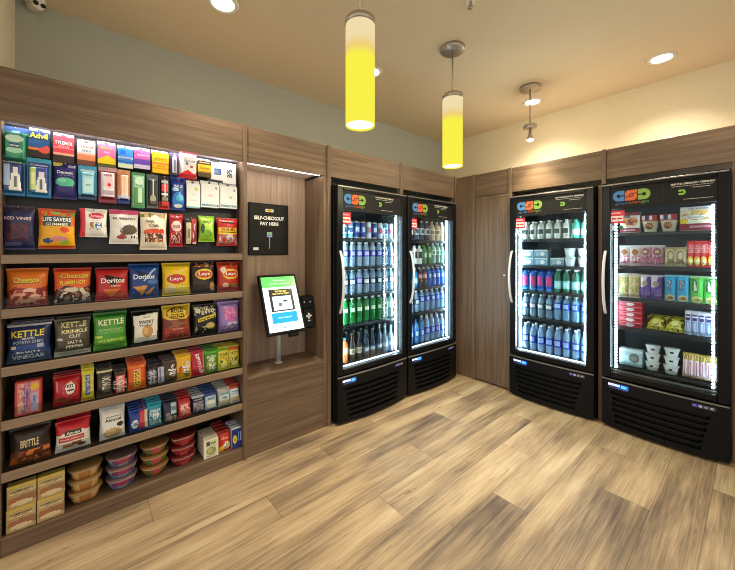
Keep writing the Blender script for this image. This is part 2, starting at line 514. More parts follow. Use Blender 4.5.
# blister pack: thin card with a raised moulded bubble
def blister_mesh(w, h, d, base, des, bub=(.12, .88, .06, .7), res=26):
    mb = MB()
    def dep(u, v):
        u0, u1, v0, v1 = bub
        a = min(1, max(0, min(u - u0, u1 - u) / .07)); b = min(1, max(0, min(v - v0, v1 - v) / .05))
        return d * min(a, b) ** .6
    P = lambda u, v: ((u - .5) * w, -dep(u, v) - .001, v * h)
    T = lambda u, v: ((u - .5) * w, -dep(u, v) - .0028, v * h)
    face_grid(mb, P, res, max(8, int(res * h / w)), painter(base, des))
    x = w / 2
    mb.add([(-x, -.001, 0), (x, -.001, 0), (x, .001, 0), (-x, .001, 0), (-x, -.001, h), (x, -.001, h), (x, .001, h), (-x, .001, h)],
           [(0, 3, 2, 1), (4, 5, 6, 7), (1, 2, 6, 5), (2, 3, 7, 6), (3, 0, 4, 7)], base)
    texts(mb, T, des, w / h)
    return mb

RA = (0, 0, PI / 2)          # fronts of wall A things face +x
def rotA(lean=0, yaw=0): return (-R(lean), 0, PI / 2 + R(yaw))
def rotB(lean=0, yaw=0): return (-R(lean), 0, R(yaw))
# ------------------------------------------------------------------ the setting
def sbox(name, x0, x1, y0, y1, z0, z1, m, b=0):
    o = MB().box(x0, x1, y0, y1, z0, z1, b=b).build(name, m); return struct(o)
HC = 2.95
sbox('floor', -.65, 6.0, -8.0, .65, -.06, 0, 'floor')
sbox('ceiling', -.65, 6.0, -8.0, .65, HC, HC + .06, 'ceil')
sbox('wall_left', -.66, -.6, -3.69, .66, 0, HC, 'wallA')
sbox('wall_far', -.6, 6.0, .6, .66, 0, HC, 'wallB')
sbox('wall_near', -.6, .02, -3.69, -3.63, 0, HC, 'wallC')
# laminate fascia above the wall units, its posts and unseen top boards added to block light
tn = [0]
def trim(x0, x1, y0, y1, z0, z1, m, b=.0015):
    tn[0] += 1; return sbox('trim_%d' % tn[0], x0, x1, y0, y1, z0, z1, m, b)
ZF0, ZF1 = 2.042, 2.292
for y0, y1 in ((-3.63, -2.491), (-2.464, -1.806), (-1.769, -.946), (-.909, -.046)):
    trim(-.02, 0, y0, y1, ZF0, ZF1, 'wood_y')
trim(-.05, .012, -.945, -.910, 1.99, ZF1 + .004, 'wood_z')
trim(-.05, .012, -.045, -.001, 0, ZF1 + .004, 'wood_z')
for x0, x1 in ((.252, .629), (.667, 1.438), (1.470, 2.6)):
    trim(x0, x1, 0, .02, 2.03, 2.276, 'wood_x')
trim(.631, .665, -.012, .05, 0, 2.28, 'wood_z')
trim(1.440, 1.468, -.012, .05, 1.99, 2.28, 'wood_z')
trim(1.412, 1.446, .0, .03, 0, 1.99, 'wood_z')
trim(2.182, 2.6, .0, .02, 0, 2.03, 'wood_z')
trim(.0003, .012, -1.8055, -1.7695, 0, ZF1 + .004, 'wood_z')
trim(-.05, 0, -1.8055, -1.7695, 2.0405, ZF1, 'wood_z')
trim(-.6, -.021, -3.63, -.001, 2.27, 2.285, 'wood_y')  # unseen cover boards, added so no light leaks into the recess
trim(-.6, 2.6, .021, .6, 2.255, 2.27, 'wood_x')

# ------------------------------------------------------------------ ceiling fixtures
def can_light(x, y, label, power=55):
    t = empty('recessed_light', (x, y, HC), label, 'ceiling light', 'recessed ceiling lights')
    MB().lathe([(.062, -.002), (.070, -.010), (.088, -.008), (.092, -.0005)], 32).build('trim_ring', 'white', t)
    MB().lathe([(.0001, -.006), (.062, -.006), (.062, -.001), (.0001, -.001)], 32).build('lens', 'bulb', t)
    l = bpy.data.lights.new('downlight', 'SPOT'); l.energy = power; l.color = (1, .9, .74); l.spot_size = R(125); l.spot_blend = .9
    l.shadow_soft_size = .06
    lo = bpy.data.objects.new('downlight', l); COL.objects.link(lo); lo.location = (0, 0, -.02); lo.parent = t
LIT = .8
can_light(.16, -2.67, 'round recessed ceiling light above the snack shelves', 150 * LIT)
can_light(0.16, -1.46, 'round recessed ceiling light just behind the nearest pendant lamp', 80 * LIT)
can_light(.80, .16, 'round recessed ceiling light behind the rod of the bare bulb lamp', 120 * LIT)
can_light(1.80, .14, 'round recessed ceiling light above the cooler filled with food', 120 * LIT)
can_light(2.28, -.36, 'round recessed ceiling light cut off at the top right of the photo', 60 * LIT)

def pendant(x, y, label, shade=True):
    t = empty('pendant_lamp', (x, y, HC), label, 'lamp')
    MB().lathe([(.0001, -.026), (.086, -.026), (.090, -.022), (.090, 0), (.0001, 0)], 32).build('canopy', 'steel', t)
    zt = 2.585 - HC
    MB().tube([(0, 0, -.02), (0, 0, zt + .0)], .006, 10).build('rod', 'steel', t)
    if shade:
        MB().lathe([(.0001, zt + .012), (.074, zt + .012), (.077, zt + .006), (.077, zt - .022), (.0001, zt - .022)], 32).build('cap', 'steel', t)
        L = .525
        mb = MB()
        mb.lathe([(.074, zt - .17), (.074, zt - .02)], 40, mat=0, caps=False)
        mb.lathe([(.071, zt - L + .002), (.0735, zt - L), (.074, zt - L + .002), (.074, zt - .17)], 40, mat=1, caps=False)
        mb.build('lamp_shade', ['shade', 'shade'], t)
        MB().lathe([(.0001, zt - L + .012), (.0725, zt - L + .012)], 40).build('diffuser', 'shade_b', t)
        l = bpy.data.lights.new('pendant_glow', 'POINT'); l.energy = 20; l.color = (1, .88, .56)
        l.shadow_soft_size = .06
        lo = bpy.data.objects.new('pendant_glow', l); COL.objects.link(lo); lo.location = (0, 0, zt - L - .02); lo.parent = t
        l = bpy.data.lights.new('pendant_beam', 'SPOT'); l.energy = 32; l.color = (1, .86, .56); l.spot_size = R(80); l.spot_blend = .9; l.shadow_soft_size = .05
        lo = bpy.data.objects.new('pendant_beam', l); COL.objects.link(lo); lo.location = (0, 0, zt - L - .02); lo.parent = t
    else:
        MB().lathe([(.0001, zt + .012), (.055, zt + .012), (.058, zt + .004), (.058, zt - .02), (.050, zt - .022), (.0001, zt - .022)], 28).build('shade_holder', 'steel', t)
        MB().lathe([(.012, zt - .02), (.012, zt - .07), (.02, zt - .085), (.032, zt - .125)], 24).build('socket', 'steel', t)
        MB().lathe([(.0001, zt - .138), (.018, zt - .136), (.031, zt - .124), (.028, zt - .118)], 24).build('bulb', 'bulb', t)
        l = bpy.data.lights.new('bulb_glow', 'POINT'); l.energy = 13; l.color = (1, .88, .62)
        l.shadow_soft_size = .03
        lo = bpy.data.objects.new('bulb_glow', l); COL.objects.link(lo); lo.location = (0, 0, zt - .15); lo.parent = t
        l = bpy.data.lights.new('bulb_beam', 'SPOT'); l.energy = 60; l.color = (1, .86, .56); l.spot_size = R(95); l.spot_blend = .9; l.shadow_soft_size = .03
        lo = bpy.data.objects.new('bulb_beam', l); COL.objects.link(lo); lo.location = (0, 0, zt - .15); lo.parent = t
pendant(.985, -2.26, 'glowing yellow cylinder pendant lamp nearest the camera, its canopy out of frame')
pendant(.806, -1.22, 'smaller looking yellow cylinder pendant lamp with nickel canopy near the room corner')
pendant(.92, -.17, 'bare bulb pendant lamp without a shade on a nickel rod', False)

cam_t = empty('security_camera', (-0.539, -3.541, HC), 'white security camera with two dark lenses at the ceiling above the shelves', 'camera', rz=R(22))
MB().lathe([(.0001, -.03), (.045, -.03), (.05, -.024), (.05, 0), (.0001, 0)], 28).build('base', 'white', cam_t)
hs = MB(); hs.tube([(-.075, 0, -.024), (-.045, 0, -.035), (.035, 0, -.050), (.055, 0, -.054), (.060, 0, -.055)], [.016, .028, .031, .030, .024], 24); hs.build('housing', 'white', cam_t)
for a in (-.016, .017):
    MB().lathe([(.0001, .006), (.011, .005), (.0125, 0), (.0125, -.008)], 16).build('lens', 'lens', cam_t, (.0625, a, -.056), (0, R(105), 0))
sp = empty('fire_sprinkler', (1.158, -1.535, HC), 'small dark fire sprinkler head in the ceiling at the top edge', 'sprinkler')
MB().lathe([(.0001, -.006), (.03, -.006), (.034, 0), (.0001, 0)], 20).build('escutcheon', 'white', sp)
MB().lathe([(.008, -.006), (.008, -.03), (.004, -.04), (.018, -.042), (.018, -.045), (.0001, -.045)], 14).build('head', 'steel', sp)

# ------------------------------------------------------------------ display shelving
YL, YR = -3.614, -2.491
unit = empty('display_shelving', (-.17, -3.05, 0), 'tall brown wooden shelving with black peg panel full of snacks', 'shelving')
def upart(name, x0, x1, y0, y1, z0, z1, m, b=.001, par=None):
    return MB().box(x0 + .17, x1 + .17, y0 + 3.05, y1 + 3.05, z0, z1, b=b).build(name, m, par or unit)
upart('side_panel', -.36, -.021, -3.63, YL, 0, 2.2, 'wood_z')
upart('stile', -.0209, 0, -3.63, YL, 0, 2.04, 'wood_z')
upart('side_panel', -.36, .012, YR, -2.465, 0, 2.296, 'wood_z')
upart('back_panel', -.36, -.345, YL, YR, .085, 1.37, 'shelf_in')
SH = (1.412, 1.155, .883, .631, .388)
for z in SH:
    s_ = upart('shelf', -.345, -.012, YL, YR, z - .04, z - .002, 'shelf_in')
    upart('shelf_edge', -.0119, .002, YL, YR, z - .042, z, 'lip_y', .0015, s_)
    if z < 1.4:
        lp = upart('acrylic_lip', -.0185, -.0165, YL + .003, YR - .003, z + .0005, z + .052, 'acryl', 0)
upart('bottom_shelf', -.345, -.012, YL, YR, .06, .085, 'wood_y')
upart('kick_board', -.0119, .002, YL, YR, 0, .085, 'wood_y')
peg = upart('peg_panel', -.16, -.14, YL, YR, 1.412, 2.0615, 'peg')
upart('soffit', -.16, -.021, YL, YR, 2.062, 2.072, 'soffit')
upart('lit_strip', -.040, -.024, YL + .01, YR - .01, 2.0485, 2.060, 'led_shelf', 0)
def hook(y, z, x1):
    MB().tube([(.03, y + 3.05, z - .004), (x1 + .17 - .006, y + 3.05, z), (x1 + .17 + .004, y + 3.05, z + .007)], .0024, 8).build('hook', 'steel', peg)

# ------------------------------------------------------------------ checkout niche
cab = empty('checkout_cabinet', (-.15, -2.15, 0), 'brown wooden cabinet with open lit niche holding the checkout screen', 'cabinet')
def cpart(name, x0, x1, y0, y1, z0, z1, m, b=.001):
    return MB().box(x0 + .15, x1 + .15, y0 + 2.15, y1 + 2.15, z0, z1, b=b).build(name, m, cab)
cpart('front_panel', -.02, 0, -2.464, -1.836, 0, .524, 'wood_y')
cpart('counter_top', -.30, .006, -2.464, -1.836, .525, .55, 'wood_y', .002)
cpart('back_panel', -.32, -.301, -2.464, -1.836, .1, 2.0615, 'niche_z')
cpart('side_panel', -.32, 0, -1.835, -1.77, 0, 2.040, 'wood_z')
cpart('soffit', -.32, -.021, -2.464, -1.836, 2.062, 2.074, 'soffit')
cpart('lit_strip', -.040, -.024, -2.45, -1.85, 2.0455, 2.058, 'led_niche', 0)

# logo made of three interlocking letters
def logo(mb, P, cx, cz, s, cols, dark='14161a', ratio=.9, mat=0):
    def arc(r, a0, a1, n=14, ox=0, oz=0): return [(ox + r * math.cos(R(a0 + (a1 - a0) * i / n)), oz + r * math.sin(R(a0 + (a1 - a0) * i / n))) for i in range(n + 1)]
    c = [(1, 1)] + arc(1, 90, 270) + [(1, -1), (1, -.11), (.31, -.11)] + arc(.33, -20, -340, 16) + [(.31, .11), (1, .11)]
    w = s * ratio; step = w * 2.12
    def T(pts, ox, mir=1, y=0): return [(cx + ox + mir * x * w, cz + z * s) for x, z in pts]
    mb.poly(T(c, -step), P, cols[0], mat)
    mb.poly(list(reversed(T(c, step, -1))), P, cols[2], mat)
    sp_ = [(1, 1)] + [(-.35, 1)] + arc(.65, 90, 180, 8, -.35, .35) + [(-1, -1)] + [(.35, -1)] + arc(.65, -90, 0, 8, .35, -.35)
    mb.poly(T(sp_, 0), P, cols[1], mat)
    def P2(x, z): p = P(x, z); return (p[0], p[1] - .0008, p[2]) 
    for sg in (1, -1):
        ln = [(1.0, .36), (.1, .40), (-.33, .16), (-.40, -.16), (-.22, -.14), (-.16, .08), (.14, .25), (1.0, .20)]
        mb.poly(T([(x * sg, z * sg) for x, z in ln], 0), P2, dark, mat)

sign = empty('wall_sign', (-.30, -2.172, 1.605), 'black self-checkout sign on the lit back wall above the screen', 'sign', rz=PI / 2)
MB().box(-.169, .169, -.018, -.0005, -.207, .207, b=.003).build('frame', 'frame', sign)
mb = MB(); mb.box(-.160, .160, -.0195, -.0182, -.198, .198, '050607', 0)
Ps = lambda x, z: (x, -.0203, z)
logo(mb, Ps, 0, .152, .013, ('e8e8e8', 'e6c53a', 'd8d8d8'), '050607')
put_text(mb, Ps, 'SELF-CHECKOUT', 0, .090, .255, .030, 'f4f4f4', bold=.045)
put_text(mb, Ps, 'PAY HERE', 0, .045, .155, .028, 'f4f4f4', bold=.045)
for x0, x1, z0, z1, c in ((-.022, .022, -.062, -.022, 'dfe8f2'), (-.020, .020, -.036, -.024, '8ccf6a'), (-.018, .018, -.058, -.040, '6f9fd0'), (-.0035, .0035, -.155, -.062, 'a9adb2'),
                          (-.135, -.092, -.168, -.146, 'e9ecef')):
    mb.add([Ps(x0, z0), Ps(x1, z0), Ps(x1, z1), Ps(x0, z1)] if c != '8ccf6a' and c != '6f9fd0' else [(x, -.0209, z) for x, z in ((x0, z0), (x1, z0), (x1, z1), (x0, z1))], [(0, 1, 2, 3)], c)
mb.build('sign_face', 'matte', sign)

# self-checkout screen on a pole
kio = empty('checkout_screen', (-.17, -2.150, .55), 'tilted touch screen on a grey pole with green header and blue button', 'screen', rz=PI / 2)
MB().lathe([(.0001, 0), (.032, 0), (.032, .004), (.026, .008), (.0001, .008)], 28).build('base_plate', 'greyp', kio)
MB().tube([(0, 0, .008), (0, 0, .42)], .0225, 24).build('pole', 'greyp', kio)
TT = R(23.3)
def tab(name, mbx, m): # parts of the tilted panel: local panel frame, z up the panel, -y out of the glass
    return mbx.build(name, m, kio, (0, -.075, .478), (-TT, 0, 0))
mbx = MB(); mbx.box(-.161, .161, -.0, .026, -.236, .236, b=.006); tab('housing', mbx, 'frame')
mbx = MB(); mbx.box(-.07, .07, .0265, .062, -.10, .10, b=.008); tab('mount', mbx, 'black')
mbx = MB(); mbx.box(.01, .09, -.004, .03, -.262, -.2365, b=.006); tab('card_reader', mbx, 'black')
mb = MB()
def Pq(x, z): return (x, -.0012, z)
def q(x0, x1, z0, z1, c, k=1): mb.add([(x0, -.0012 * k, z0), (x1, -.0012 * k, z0), (x1, -.0012 * k, z1), (x0, -.0012 * k, z1)], [(0, 1, 2, 3)], c)
q(-.141, .141, -.214, .214, 'e6fbff')
q(-.141, .141, .130, .214, '62e86a', 1.6)
P3 = lambda x, z: (x, -.0028, z)
put_text(mb, P3, 'Welcome!', 0, .186, .10, .016, 'c8f8c4')
put_text(mb, P3, 'Scan items to get started', 0, .158, .17, .016, 'c8f8c4')
q(-.098, .098, -.062, .112, '2b2b30', 1.6)
put_text(mb, P3, 'YOU CAN ALSO', 0, .096, .10, .013, 'e8e070', bold=.04)
put_text(mb, P3, 'Scan And Pay Mobile', 0, .076, .14, .017, 'e8c860', bold=.04)
q(-.077, .077, -.052, .056, 'd8f4fa', 2.2)
q(-.034, -.006, -.022, .004, '5c6a72', 2.8); q(.008, .046, -.032, .022, 'f4fbff', 2.8); q(.008, .040, .008, .024, '22384a', 3.2)
q(-.104, .104, -.152, -.072, '2196f3', 1.6)
put_text(mb, P3, 'START CHECKOUT', 0, -.112, .11, .011, 'c4e4ff')
logo(mb, P3, 0, -.184, .011, ('6f8fae', 'a8b8c4', '9ab0a8'), 'e6fbff')
tab('display', mb, 'screen')

term = empty('card_terminal', (-.105, -1.915, .80), 'black card payment terminal with white diamond mark right of the screen', 'card reader', rz=PI / 2)
MB().box(-.052, .052, -.020, .020, .0, .16, b=.010).build('body', 'frame', term, None, (-R(8), 0, R(-6)))
MB().box(-.060, .056, -.028, .030, .150, .265, b=.014).build('head', 'black', term, (0, .012, 0), (-R(8), 0, R(-6)))
MB().tube([(-.02, .03, .12), (-.05, .06, .13), (-.10, .075, .20)], .010, 10).build('arm', 'black', term)
mb = MB()
Pt = lambda x, z: (x, -.0212, z)
for dx, dz in ((0, .016), (.016, 0), (0, -.016), (-.016, 0)):
    mb.poly([(dx + .0 + a * .010, .098 + dz + b_ * .010) for a, b_ in ((-1, 0), (0, -1), (1, 0), (0, 1))], Pt, 'f4f4f4')
    mb.poly([(dx * .5 + (a - b_) * .005, .098 + dz * .5 + (a + b_) * .005) for a, b_ in ((-1, -.6), (1, -.6), (1, .6), (-1, .6))], Pt, 'f4f4f4')
mb.poly([(-.006, .098), (0, .092), (.006, .098), (0, .104)], lambda x, z: (x, -.0218, z), '0d0e10')
put_text(mb, Pt, 'PAY', .004, .060, .024, .010, 'f0f0f0', bold=.06)
mb.build('printed_mark', 'matte', term, None, (-R(8), 0, R(-6)))
for dx in (-.03, .022):
    mb = MB(); mb.lathe([(.0001, 0), (.006, 0), (.006, .002), (.0001, .002)], 12, 'c8d0d8')
    mb.V = [(x + dx, -.031 + z, .21 + y) for x, y, z in mb.V]
    mb.build('indicator', 'plastic', term, (0, .012, 0), (-R(8), 0, R(-6)))

# ------------------------------------------------------------------ corner cupboard
cup = empty('storage_cupboard', (.41, .03, 0), 'tall brown wooden cupboard door in the corner between the coolers', 'cupboard')
MB().box(-.410, -.197, -.03, -.012, 0, 2.278, b=.001).build('filler_panel', 'wood_z', cup)
MB().box(-.195, -.160, -.042, -.012, 0, 2.280, b=.001).build('stile', 'wood_z', cup)
d = MB().box(-.155, .217, -.034, -.014, .02, 2.022, b=.002).build('door', 'wood_z', cup)
fr = MB(); fr.box(-.155, -.135, -.038, -.0342, .02, 2.022, b=.001); fr.box(.197, .217, -.038, -.0342, .02, 2.022, b=.001)
fr.box(-.134, .196, -.038, -.0342, 1.995, 2.022, b=.001); fr.box(-.134, .196, -.038, -.0342, .02, .055, b=.001)
fr.build('door_frame', 'wood_z', d)
kb = MB(); kb.lathe([(.005, 0), (.005, .012), (.011, .016), (.011, .024), (.0001, .026)], 14); kb.build('knob', 'silver', d, (.188, -.0385, 1.18), (PI / 2, 0, 0))

# ------------------------------------------------------------------ beverage coolers
SZ = (1.545, 1.29, 1.045, .785, .45)
def cooler(loc, rz, W, label, zs, gasket_mat='gasket_glow', led='led'):
    t = empty('beverage_cooler', loc, label, 'cooler', 'black glass-door coolers', rz)
    mb = MB()
    mb.box(0, .03, .0, .57, .02, 1.985, b=.003); mb.box(W - .03, W, .0, .57, .02, 1.985, b=.003)
    mb.box(.0301, W - .0301, .0, .57, 1.94, 1.985, b=.003); mb.box(.0301, W - .0301, .54, .57, .02, 1.9399)
    mb.box(.0301, W - .0301, .0, .5399, .02, .40)
    for x in (.06, W - .06):
        for y in (.05, .5): mb.box(x - .025, x + .025, y - .025, y + .025, 0, .0199)
    mb.build('cabinet', 'black', t)
    mb = MB()
    mb.box(.0305, .034, .012, .5385, .41, 1.939); mb.box(W - .034, W - .0305, .012, .5385, .41, 1.939)
    mb.box(.0341, W - .0341, .534, .5385, .41, 1.939); mb.box(.0341, W - .0341, .012, .5339, .4005, .425); mb.box(.0341, W - .0341, .012, .5339, 1.935, 1.9395)
    mb.build('liner', 'inner', t)
    for z in zs:
        if z < .46: z = z
        mb = MB()
        mb.box(.036, W - .036, .035, .045, z - .026, z - .002, b=.002)
        mb.box(.036, W - .036, .51, .518, z - .012, z - .002, b=.002)
        n = int((W - .09) / .03)
        for i in range(n + 1):
            x = .042 + i * (W - .084) / n; mb.box(x - .002, x + .002, .0451, .5099, z - .006, z - .002)
        mb.build('wire_shelf', 'wire', t)
    for x in (.048, W - .048):
        mb = MB(); mb.box(x - .010, x + .010, .030, .042, .43, 1.93)
        mb.build('shelf_standard', 'trimgrey', t)
    # the door
    s = .062
    mb = MB()
    mb.box(.004, s, -.05, -.008, .405, 1.972, b=.005); mb.box(W - s, W - .004, -.05, -.008, .405, 1.972, b=.005)
    mb.box(s + .0001, W - s - .0001, -.05, -.008, 1.935, 1.972, b=.005); mb.box(s + .0001, W - s - .0001, -.05, -.008, .405, .452, b=.005)
    door = mb.build('door', 'frame', t)
    MB().box(.006, W - .006, -.0535, -.0502, 1.960, 1.970, b=.001).build('top_trim', 'trimgrey', door)
    MB().box(s + .0005, W - s - .0005, -.032, -.028, .4525, 1.768).build('door_glass', 'glass', door)
    mb = MB(); mb.box(s + .0005, W - s - .0005, -.040, -.010, 1.769, 1.9345, '090a0c', 0)
    Ph = lambda x, z: (x, -.0408, z)
    logo(mb, Ph, .195, 1.868, .041, ('4a86c4', 'd8683a', '88ac48'), '090a0c', .92)
    put_text(mb, Ph, 'grab', .135, 1.806, .085, .024, '3f6fae', bold=.0)
    put_text(mb, Ph, 'scan', .218, 1.809, .070, .016, 'c05a30', bold=.0)
    put_text(mb, Ph, 'go', .281, 1.806, .046, .022, '6f9a3a', bold=.0)
    mb.box(.388, .390, -.0412, -.0401, 1.775, 1.93, '2c2f33')
    put_text(mb, Ph, 'SKIP THE CHECKOUT TERMINAL!', .54, 1.912, .225, .0125, 'f0ece4', bold=.03)
    for k in range(12): q0 = .54 + .215 * (k / 12 - .5); mb.add([(q0, -.0408, 1.893), (q0 + .215 / 15, -.0408, 1.893), (q0 + .215 / 15, -.0408, 1.897), (q0, -.0408, 1.897)], [(0, 1, 2, 3)], 'b4b0a8')
    mb2 = MB()
    a = lambda r, a0, a1, n=14: [(r * math.cos(R(a0 + (a1 - a0) * i / n)), r * math.sin(R(a0 + (a1 - a0) * i / n))) for i in range(n + 1)]
    c = [(1, 1)] + a(1, 90, 270) + [(1, -1), (1, -.25), (.33, -.25)] + a(.42, -35, -325, 14) + [(.33, .25), (1, .25)]
    mb.poly([(.488 - x * .019, 1.852 + z * .019) for x, z in reversed(c)], Ph, '86b83c')
    for k in range(12): q0 = .585 + .09 * (k / 12 - .5); mb.add([(q0, -.0408, 1.878), (q0 + .09 / 15, -.0408, 1.878), (q0 + .09 / 15, -.0408, 1.882), (q0, -.0408, 1.882)], [(0, 1, 2, 3)], 'c8c4bc')
    for k in range(12): q0 = .57 + .15 * (k / 12 - .5); mb.add([(q0, -.0408, 1.798), (q0 + .15 / 15, -.0408, 1.798), (q0 + .15 / 15, -.0408, 1.802), (q0, -.0408, 1.802)], [(0, 1, 2, 3)], 'b4b0a8')
    mb.build('header_sign', 'matte', door)
    # bowed handle on the left stile
    pts = []
    for i in range(13):
        k = i / 12; z = 1.425 - k * .50; pts.append((.030 - .004 * math.sin(PI * k), -.055 - .050 * math.sin(PI * k) ** .7, z))
    MB().tube([(.030, -.045, 1.425)] + pts + [(.030, -.045, .925)], .0105, 12).build('door_handle', 'silver', door)
    mb = MB(); mb.box(.055, .152, -.0345, -.0325, 1.652, 1.755, 'd8384a', 0)
    Pz = lambda x, z: (x, -.0352, z)
    mb.add([Pz(.062, 1.668), Pz(.145, 1.668), Pz(.145, 1.712), Pz(.062, 1.712)], [(0, 1, 2, 3)], 'f3e6e8')
    for x0, x1 in ((.070, .098), (.104, .138)): mb.add([(x0, -.0359, 1.684), (x1, -.0359, 1.684), (x1, -.0359, 1.697), (x0, -.0359, 1.697)], [(0, 1, 2, 3)], 'd03848')
    mb.add([Pz(.066, 1.728), Pz(.130, 1.728), Pz(.130, 1.740), Pz(.066, 1.740)], [(0, 1, 2, 3)], 'f0b8c0')
    mb.add([Pz(.072, 1.600), Pz(.086, 1.600), Pz(.086, 1.636), Pz(.072, 1.636)], [(0, 1, 2, 3)], 'e8f0f0')
    mb.lathe([(.0001, 0), (.017, 0), (.017, .0006), (.0001, .0006)], 16, '3f7a5a')
    for k in range(len(mb.V) - 64, len(mb.V)):
        x, y, z = mb.V[k]; mb.V[k] = (.128 + x, -.0331 - z, 1.618 + y)
    mb.build('door_sticker', 'matte', door)
    # upright light strips just inside the glass, then the bottom gasket line
    for x in (s + .022, W - s - .022):
        mb = MB(); mb.box(x - .007, x + .007, .016, .027, .470, 1.762, b=.002); mb.build('lit_strip', led, t)
    mb = MB(); mb.box(s + .004, W - s - .004, -.0075, .004, .4535, .4645); mb.build('lit_strip', gasket_mat, t)  # bottom gasket trim, no lamp: its reflected light is put in by the material
    # bulged lower grille with louvres
    slots = [(.10 + .118 * k, .10 + .118 * k + .062) for k in range(6)]
    def Pg(u, v):
        bul = (1 - (2 * u - 1) ** 2)
        y = -.052 - bul * (.018 + .020 * (1 - v)) 
        lo, hi = .09 + .05 * (1 - v) , .90 - .12 * (1 - v)
        for a0, a1 in slots:
            if a0 <= v <= a1 and lo <= u <= hi: y += .026
        return (.004 + u * (W - .008), y, .022 + v * .372)
    vv = sorted(set([0, .03, .97, 1] + [round(a0 + e, 4) for a0, a1 in slots for e in (-.004, .001, .03)] + [round(a1 + e, 4) for a0, a1 in slots for e in (-.001, .004)]))
    nu = 48
    vs = [Pg(i / nu, v) for v in vv for i in range(nu + 1)]
    fs = [(j * (nu + 1) + i, j * (nu + 1) + i + 1, (j + 1) * (nu + 1) + i + 1, (j + 1) * (nu + 1) + i) for j in range(len(vv) - 1) for i in range(nu)]
    mb = MB(); mb.add(vs, fs)
    # sides, top and bottom edge of the grille cover
    top = [Pg(i / nu, 1) for i in range(nu + 1)]; bot = [Pg(i / nu, 0) for i in range(nu + 1)]
    for line, fl in ((top, 0), (bot, 1)):
        vs = line + [(x, -.001, z) for x, y, z in line]
        fs = [(i, i + 1, nu + 2 + i, nu + 1 + i) for i in range(nu)]
        mb.add(vs, [tuple(reversed(f)) for f in fs] if fl else fs)
    for u in (0, 1):
        x = Pg(u, .5)[0]; mb.add([(x, -.052, .022), (x, -.001, .022), (x, -.001, .394), (x, -.052, .394)], [(0, 1, 2, 3) if u else (3, 2, 1, 0)])
    gr = mb.build('grille', 'black', t)
    vs = []
    for i in range(nu + 1):
        x, y, z = Pg(i / nu, 1); vs += [(x, y - .001, z - .008), (x, y - .001, z), (x, y + .010, z + .001)]
    fs = []
    for i in range(nu): a_ = i * 3; fs += [(a_, a_ + 3, a_ + 4, a_ + 1), (a_ + 1, a_ + 4, a_ + 5, a_ + 2)]
    MB().add(vs, fs).build('edge_trim', 'trimgrey', gr)
    def Pb(x, z):
        u = (x - .004) / (W - .008); p = Pg(u, .93); return (x, p[1] - .003, z)
    mb = MB()
    face_grid(mb, lambda u, v: Pb(.050 + u * .135, .336 + v * .034), 14, 6, lambda u, v: ('eaf2fc' if u < .60 and .3 < v < .85 else ('5cc0fa' if u > .6 and (u - .78) ** 2 * 8 + (v - .5) ** 2 < .16 else ('1a50c0' if u > .5 else '24324e'))))
    face_grid(mb, lambda u, v: Pb(.055 + u * .125, .328 + v * .007), 12, 1, lambda u, v: '2a3a6a')
    put_text(mb, lambda x, z: (lambda p: (p[0], p[1] - .0012, p[2]))(Pb(x, z)), 'TURBO AIR', .091, .356, .066, .012, '7a98c8', bold=.03)
    mb.build('badge', 'badge', gr)
    mb = MB()
    face_grid(mb, lambda u, v: Pb(W - .185 + u * .12, .344 + v * .028), 10, 3, lambda u, v: '24252c')
    for k in range(4):
        face_grid(mb, lambda u, v: (lambda p: (p[0], p[1] - .0012, p[2]))(Pb(W - .178 + k * .028 + u * .018, .351 + v * .014)), 2, 1, lambda u, v: ('5a48c8', '8a86b0', '6a6878', '7a7868')[k])
    mb.build('controller', 'badge', gr)
    return t
CA = cooler((.02, -1.752, 0), PI / 2, .832, 'tall black drinks cooler right beside the checkout niche', SZ)
CB = cooler((.02, -.907, 0), PI / 2, .806, 'narrow looking black drinks cooler left of the corner cupboard', SZ)
CC = cooler((.670, -.02, 0), 0, .732, 'black drinks cooler just right of the corner cupboard', SZ, 'gasket_glow', 'led_d')
ZD = (1.578, 1.310, 1.050, .815, .500)
CD = cooler((1.452, -.02, 0), 0, .724, 'big black cooler at the far right filled with packed food', ZD, 'trimgrey', 'led_d4')
# ------------------------------------------------------------------ packs on the shelving
def T_(t, u, v, w, h, c, r=0): return ('t', t, u, v, w, h, c, r)
def done(mb, name, mat, label, cat, group, loc, rot):
    o = mb.build(name, mat, None, loc, rot); return tag(o, label, cat, group)
GP = 'packs hanging on the peg panel'
XP = -.048
